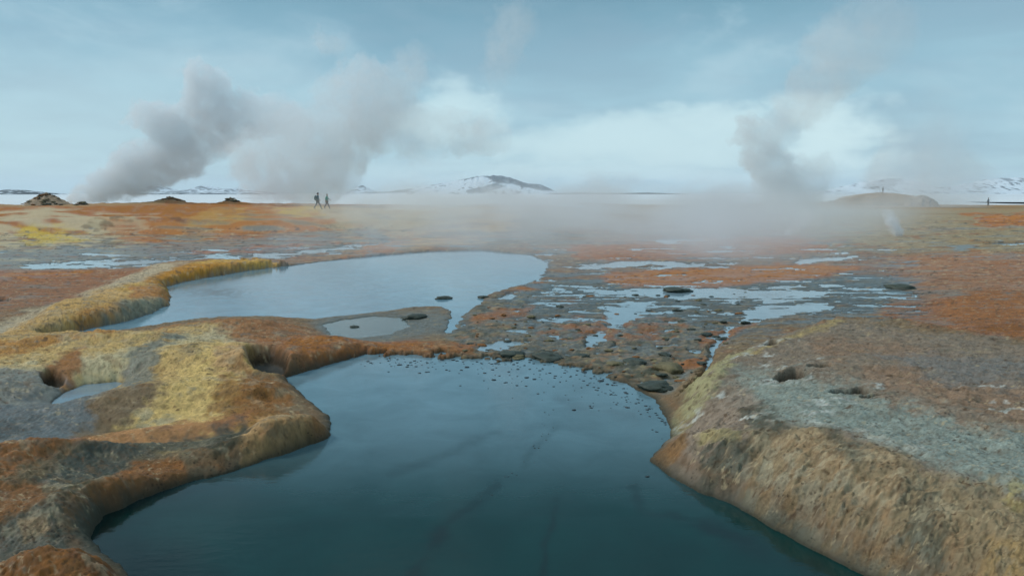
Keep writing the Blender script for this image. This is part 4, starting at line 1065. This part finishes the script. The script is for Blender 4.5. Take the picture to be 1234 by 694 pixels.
    for sgn in (-1, 1):
        a, e, w_, f_ = joints[('leg', sgn)]; n0 = len(tv)
        tv += [a, e, (w_[0], w_[1], w_[2] + 0.03)]; tr += [0.105, 0.075, 0.06]; te += [(0, n0), (n0, n0 + 1), (n0 + 1, n0 + 2)]
    skin_mesh('trousers', tv, te, tr, mt_).parent = t
    for sgn in (-1, 1):
        a, e, w_, f_ = joints[('leg', sgn)]
        skin_mesh('boot', [(w_[0], w_[1] - 0.01, w_[2] + 0.06), (w_[0], w_[1], w_[2] - 0.03), (f_[0], f_[1], f_[2] + 0.012)], [(0, 1), (1, 2)], [0.062, 0.055, 0.05], mb).parent = t
    # hat over the skull, open at the face
    bm = bmesh.new(); bmesh.ops.create_uvsphere(bm, u_segments=18, v_segments=12, radius=1.0)
    bmesh.ops.delete(bm, geom=[v for v in bm.verts if v.co.z < -0.55 or (v.co.y > 0.35 and v.co.z < 0.25)], context='VERTS')
    for v in bm.verts: v.co = Vector((v.co.x * 0.098 * hatsize, 0.042 + v.co.y * 0.115 * hatsize, hipz + 0.745 + v.co.z * 0.105 * hatsize))
    me = bpy.data.meshes.new('hat'); bm.to_mesh(me); bm.free(); me.materials.append(mh); me.polygons.foreach_set('use_smooth', [True] * len(me.polygons))
    o = bpy.data.objects.new('hat', me); C.objects.link(o); o.parent = t
    o.modifiers.new('thick', 'SOLIDIFY').thickness = 0.012
    if backpack:
        mp = simple_mat('backpack_cloth', backpack, 0.8, 0.15, 15, 0.003)
        bm = bmesh.new(); bmesh.ops.create_cube(bm, size=1.0)
        bmesh.ops.bevel(bm, geom=bm.edges[:], offset=0.22, segments=3, affect='EDGES')
        for v in bm.verts: v.co = Vector((v.co.x * 0.32, -0.22 + v.co.y * 0.22 * (1.1 - 0.4 * v.co.z), hipz + 0.30 + v.co.z * 0.50))
        me = bpy.data.meshes.new('backpack'); bm.to_mesh(me); bm.free(); me.materials.append(mp); me.polygons.foreach_set('use_smooth', [True] * len(me.polygons))
        o = bpy.data.objects.new('backpack', me); C.objects.link(o); o.parent = t
    x_, y_ = p.x, y
    t.location.z = surf_z(x_, y_) if y < 150 else max(p.z, surf_z(x_, y_) - 0.1)
    return t
RT = -math.pi / 2                                        # facing +X, to the right of the picture
person(383, 247.5, 83, 1.84, RT, 0.34, (-0.18, 0.24), (22, 84, 100), (48, 40, 32), (18, 24, 28), 'taller walker on the ridge, in dark teal jacket and black hat with a backpack', backpack=(50, 92, 98))
person(394, 248, 83, 1.72, RT, -0.30, (0.30, -0.10), (30, 140, 128), (66, 48, 44), (198, 204, 206), 'walker in a bright teal jacket and pale hat, following behind right on the ridge')
person(1121, 249.5, 152, 1.75, 0.2, 0.05, (0.05, 0.02), (44, 52, 58), (36, 38, 42), (30, 32, 36), 'person in dark clothes standing at the right end of the rocky knoll')
person(1112.5, 248.5, 153, 1.75, -0.3, 0.04, (0.02, 0.05), (104, 88, 84), (60, 56, 54), (80, 70, 66), 'person in a faded brown jacket standing in front of the rocky knoll')
person(1063.5, 236.5, 196, 1.75, 0.1, 0.03, (0.02, 0.02), (100, 108, 120), (74, 78, 88), (90, 92, 100), 'faint grey figure standing on top of the long tan rise')
person(1190.5, 250.5, 157, 1.80, 0.4, 0.06, (0.12, 0.15), (36, 70, 100), (34, 38, 44), (34, 36, 40), 'lone person in a dark blue jacket standing on the flats at the far right')

# ------------------------------------------------------------------ steam: closed shells filled with uneven vapour
def steam(name, blobs, y, label, cat, dens, seed, cont=(0.45, 1.35), warp=0.35, nscale=1.0, soft=0.55, colr=(0.95, 0.98, 1.0), group=None, squash=1.0, ydepth=0.8, step=0.5, kind=None, edge=(0.25, 0.9), grow=1.0, billow=0.5):
    """blobs: (px, py, radius px, strength[, distance]) seen at distance y; each a soft ball of vapour, the shell wraps them all."""
    B = []
    for b in blobs:
        yy = b[4] if len(b) > 4 else y
        p = PT(b[0], b[1], yy); r = b[2] * grow * yy / FPX
        B.append((p, r, b[3]))
    bm = bmesh.new()
    for p, r, s_ in B:
        mtx = Matrix.Translation(p) @ Matrix.Diagonal((1, ydepth, squash, 1))
        bmesh.ops.create_icosphere(bm, subdivisions=3, radius=r * (1.22 + warp * 0.9), matrix=mtx)
    me = bpy.data.meshes.new(name); bm.to_mesh(me); bm.free()
    o = bpy.data.objects.new(name, me); C.objects.link(o)
    md = o.modifiers.new('union', 'REMESH'); md.mode = 'VOXEL'; md.voxel_size = max(0.12, min(r for _, r, _ in B) * 0.22)
    dg = bpy.context.evaluated_depsgraph_get()
    nm = bpy.data.meshes.new_from_object(o.evaluated_get(dg)); nm.name = name
    o.modifiers.clear(); o.data = nm
    m, t = new_mat('steam'); nm.materials.clear(); nm.materials.append(m)
    pos = t.add('ShaderNodeNewGeometry').outputs['Position']
    rmean = sum(r for _, r, _ in B) / len(B)
    nzc = t.noise(pos, nscale * 0.9 / rmean, 4, 0.6)
    off = t.vmath('SCALE', t.vmath('SUBTRACT', nzc.outputs['Color'], (0.5, 0.5, 0.5)))
    off.node.inputs['Scale'].default_value = rmean * warp * 3.2
    off = t.vmath('MULTIPLY', off, (1.0, ydepth, squash))
    wp = t.vmath('ADD', pos, off)
    acc = accs = None
    for p, r, s_ in B:
        d = t.vmath('MULTIPLY', t.vmath('SUBTRACT', wp, tuple(p)), (1.0, 1 / ydepth, 1 / squash))
        ln = t.vmath('LENGTH', d)
        f = t.mrange(ln, r * 1.40, r * (1 - soft), 0.0, 1.0)
        fs = t.math('MULTIPLY', f, s_)
        acc = f if acc is None else t.math('ADD', acc, f)
        accs = fs if accs is None else t.math('ADD', accs, fs)
    rid = t.math('ABSOLUTE', t.math('SUBTRACT', nzc.outputs[0], 0.5))
    acc = t.math('ADD', acc, t.math('MULTIPLY', t.math('SUBTRACT', rid, 0.08), billow * 2.2))
    cover = t.mrange(acc, edge[0], edge[1], 0.0, 1.0)
    mean = t.math('DIVIDE', accs, t.math('MAXIMUM', acc, 0.001))
    n3 = nzc.outputs[0]
    de = t.math('MULTIPLY', t.math('MULTIPLY', t.math('MULTIPLY', cover, mean), dens / rmean), t.mrange(n3, 0.36, 0.62, cont[0], cont[1], 'LINEAR'))
    vol = t.add('ShaderNodeVolumePrincipled', {'Color': (*colr, 1), 'Density': de, 'Anisotropy': 0.15})
    t.add('ShaderNodeOutputMaterial', {'Volume': vol.outputs[0]})
    m.cycles.volume_step_rate = step if hasattr(m.cycles, 'volume_step_rate') else 1
    tag(o, label, cat, group, kind)
    return o
steam('steam_plume', [(84, 242, 7, 1.3), (98, 237, 11, 1.3), (118, 229, 16, 1.2), (145, 217, 22, 1.1), (175, 203, 25, 1.0), (160, 188, 16, 0.9), (208, 192, 27, 0.9), (232, 186, 20, 0.8),
                      (180, 142, 18, 0.8), (164, 140, 12, 0.6), (208, 152, 22, 0.9), (240, 92, 17, 0.9), (262, 100, 15, 0.8), (247, 125, 24, 0.95), (262, 155, 26, 0.8), (300, 140, 26, 0.6), (335, 138, 22, 0.4), (360, 150, 18, 0.25), (262, 172, 15, 0.5)],
      110, 'dense leftmost steam plume leaning right and rising from the dark vent cone', 'steam', 1.6, 1, warp=0.42, nscale=1.5, grow=1.24, edge=(0.34, 0.72), billow=0.9)
steam('steam_plume', [(325, 215, 28, 0.7), (345, 160, 26, 0.5), (300, 190, 24, 0.5), (370, 214, 34, 0.7), (405, 208, 28, 0.7), (320, 188, 30, 0.4), (375, 172, 36, 0.5), (425, 168, 30, 0.8), (450, 140, 32, 0.85), (436, 98, 25, 0.8), (462, 110, 24, 0.7), (405, 118, 26, 0.4),
                      (480, 130, 26, 0.5), (495, 88, 20, 0.5), (500, 62, 14, 0.25), (500, 168, 26, 0.3), (535, 150, 20, 0.25), (574, 160, 24, 0.5), (545, 172, 18, 0.35), (600, 165, 18, 0.2)],
      98, 'broad pale steam plume billowing behind the two walkers', 'steam', 1.2, 2, warp=0.45, nscale=1.6, grow=1.24, edge=(0.32, 0.8), billow=0.9)
steam('steam_plume', [(945, 238, 30, 0.9), (968, 228, 22, 0.8), (938, 212, 28, 0.95), (916, 190, 22, 1.0), (902, 160, 17, 1.0), (922, 165, 16, 0.7), (945, 145, 24, 0.4), (968, 120, 28, 0.35), (995, 92, 34, 0.30), (1015, 60, 40, 0.2), (1060, 40, 44, 0.12), (985, 210, 24, 0.3)],
      100, 'grey steam column rising right of centre and fading towards the upper right', 'steam', 1.25, 3, warp=0.5, nscale=1.5, grow=1.18, edge=(0.3, 0.8), billow=0.8)
steam('steam_plume', [(1130, 235, 40, 0.5), (1110, 215, 46, 0.42), (1085, 225, 36, 0.4), (1160, 232, 36, 0.35), (1120, 190, 40, 0.2), (1110, 150, 44, 0.08)],
      142, 'faint wide steam veil behind the rocky knoll on the right', 'steam', 1.3, 4, warp=0.5, grow=1.2, edge=(0.1, 1.3))
steam('steam_plume', [(384, 36, 7, 0.5), (386, 50, 9, 0.5), (400, 58, 14, 0.35), (412, 50, 12, 0.2), (605, 60, 26, 0.3), (620, 30, 30, 0.25), (600, 90, 22, 0.15)], 90, 'faint torn wisps of steam high above the broad plume', 'steam', 0.7, 5, warp=0.7, nscale=1.4, edge=(0.15, 1.0))
steam('steam_puff', [(1080, 279, 8, 1.0), (1077, 272, 9, 0.9), (1074, 265, 9, 0.5), (1070, 257, 9, 0.25), (1086, 280, 5, 0.6)], 50, 'small bright white steam puff over a black stone on the right flats', 'steam', 2.2, 6, step=0.3, warp=0.4, edge=(0.1, 1.3), soft=0.9, colr=(0.97, 0.98, 1.0))
steam('steam_puff', [(944, 287, 5, 0.8), (950, 281, 7, 0.7), (960, 273, 9, 0.5), (972, 264, 12, 0.3), (936, 284, 7, 0.3)], 52, 'thin white steam wisp rising left of the small bright puff', 'steam', 1.5, 7, step=0.3, warp=0.5, edge=(0.1, 1.3), soft=0.9, colr=(0.97, 0.98, 1.0))
# low steam lying over the flats
bm = bmesh.new()
ring0 = [(-15, 23), (17, 23), (84, 128), (-42, 128)]
lo = [bm.verts.new((x, y, -0.3)) for x, y in ring0]; hi = [bm.verts.new((x, y, 7.5)) for x, y in ring0]
bm.faces.new(lo[::-1]); bm.faces.new(hi)
for q in range(4): bm.faces.new((lo[q], lo[(q + 1) % 4], hi[(q + 1) % 4], hi[q]))
me = bpy.data.meshes.new('low_steam'); bm.to_mesh(me); bm.free()
m_, t = new_mat('low_steam'); me.materials.append(m_)
pos = t.add('ShaderNodeNewGeometry').outputs['Position']
sp = t.add('ShaderNodeSeparateXYZ', {0: pos})
n_a = t.noise(t.vmath('MULTIPLY', pos, (1.0, 0.7, 1.4)), 0.14, 4, 0.6, 0.4).outputs[0]
x_, y_, z_ = sp.outputs[0], sp.outputs[1], sp.outputs[2]
sl = t.math('ADD', t.math('DIVIDE', x_, t.math('MAXIMUM', y_, 5.0)), t.math('MULTIPLY', t.math('SUBTRACT', n_a, 0.5), 0.5))
top = t.math('MULTIPLY', t.mrange(n_a, 0.30, 0.72, 0.8, 6.0, 'LINEAR'), t.mrange(y_, 30.0, 70.0, 0.55, 1.1))
hgt = t.math('SUBTRACT', 1.0, t.math('DIVIDE', z_, top), True)
env = t.math('MULTIPLY', t.mrange(sl, -0.34, 0.04, 0.0, 1.0), t.mrange(sl, 0.62, 0.30, 0.0, 1.0))
env = t.math('MULTIPLY', env, t.math('MULTIPLY', t.mrange(t.math('ADD', y_, t.math('MULTIPLY', t.math('SUBTRACT', n_a, 0.5), 30.0)), 24.0, 44.0, 0.0, 1.0), t.mrange(y_, 126.0, 90.0, 0.0, 1.0)))
de = t.math('MULTIPLY', t.math('MULTIPLY', env, hgt), t.mrange(n_a, 0.34, 0.64, 0.03, 0.17, 'LINEAR'))
vv_ = t.add('ShaderNodeVolumePrincipled', {'Color': (0.92, 0.965, 1.0, 1), 'Density': de, 'Anisotropy': 0.1})
t.add('ShaderNodeOutputMaterial', {'Volume': vv_.outputs[0]})
m_.cycles.volume_step_rate = 0.25
o = bpy.data.objects.new('low_steam', me); C.objects.link(o)
tag(o, 'low bank of drifting steam over the far end of the pale pool and the flats', kind='stuff')

# ------------------------------------------------------------------ the air
m_, t_ = new_mat('air')
v_ = t_.add('ShaderNodeVolumePrincipled', {'Color': (0.84, 0.92, 1.0, 1), 'Density': 0.00011, 'Anisotropy': 0.0})
t_.add('ShaderNodeOutputMaterial', {'Volume': v_.outputs[0]})
bm = bmesh.new(); bmesh.ops.create_cube(bm, size=1.0)
me = bpy.data.meshes.new('haze'); bm.to_mesh(me); bm.free(); me.materials.append(m_)
hz_ = bpy.data.objects.new('haze', me); C.objects.link(hz_)
hz_.scale = (17000, 17000, 142); hz_.location = (0, 0, 67)
tag(hz_, 'thin cold haze over the whole plain', kind='stuff')
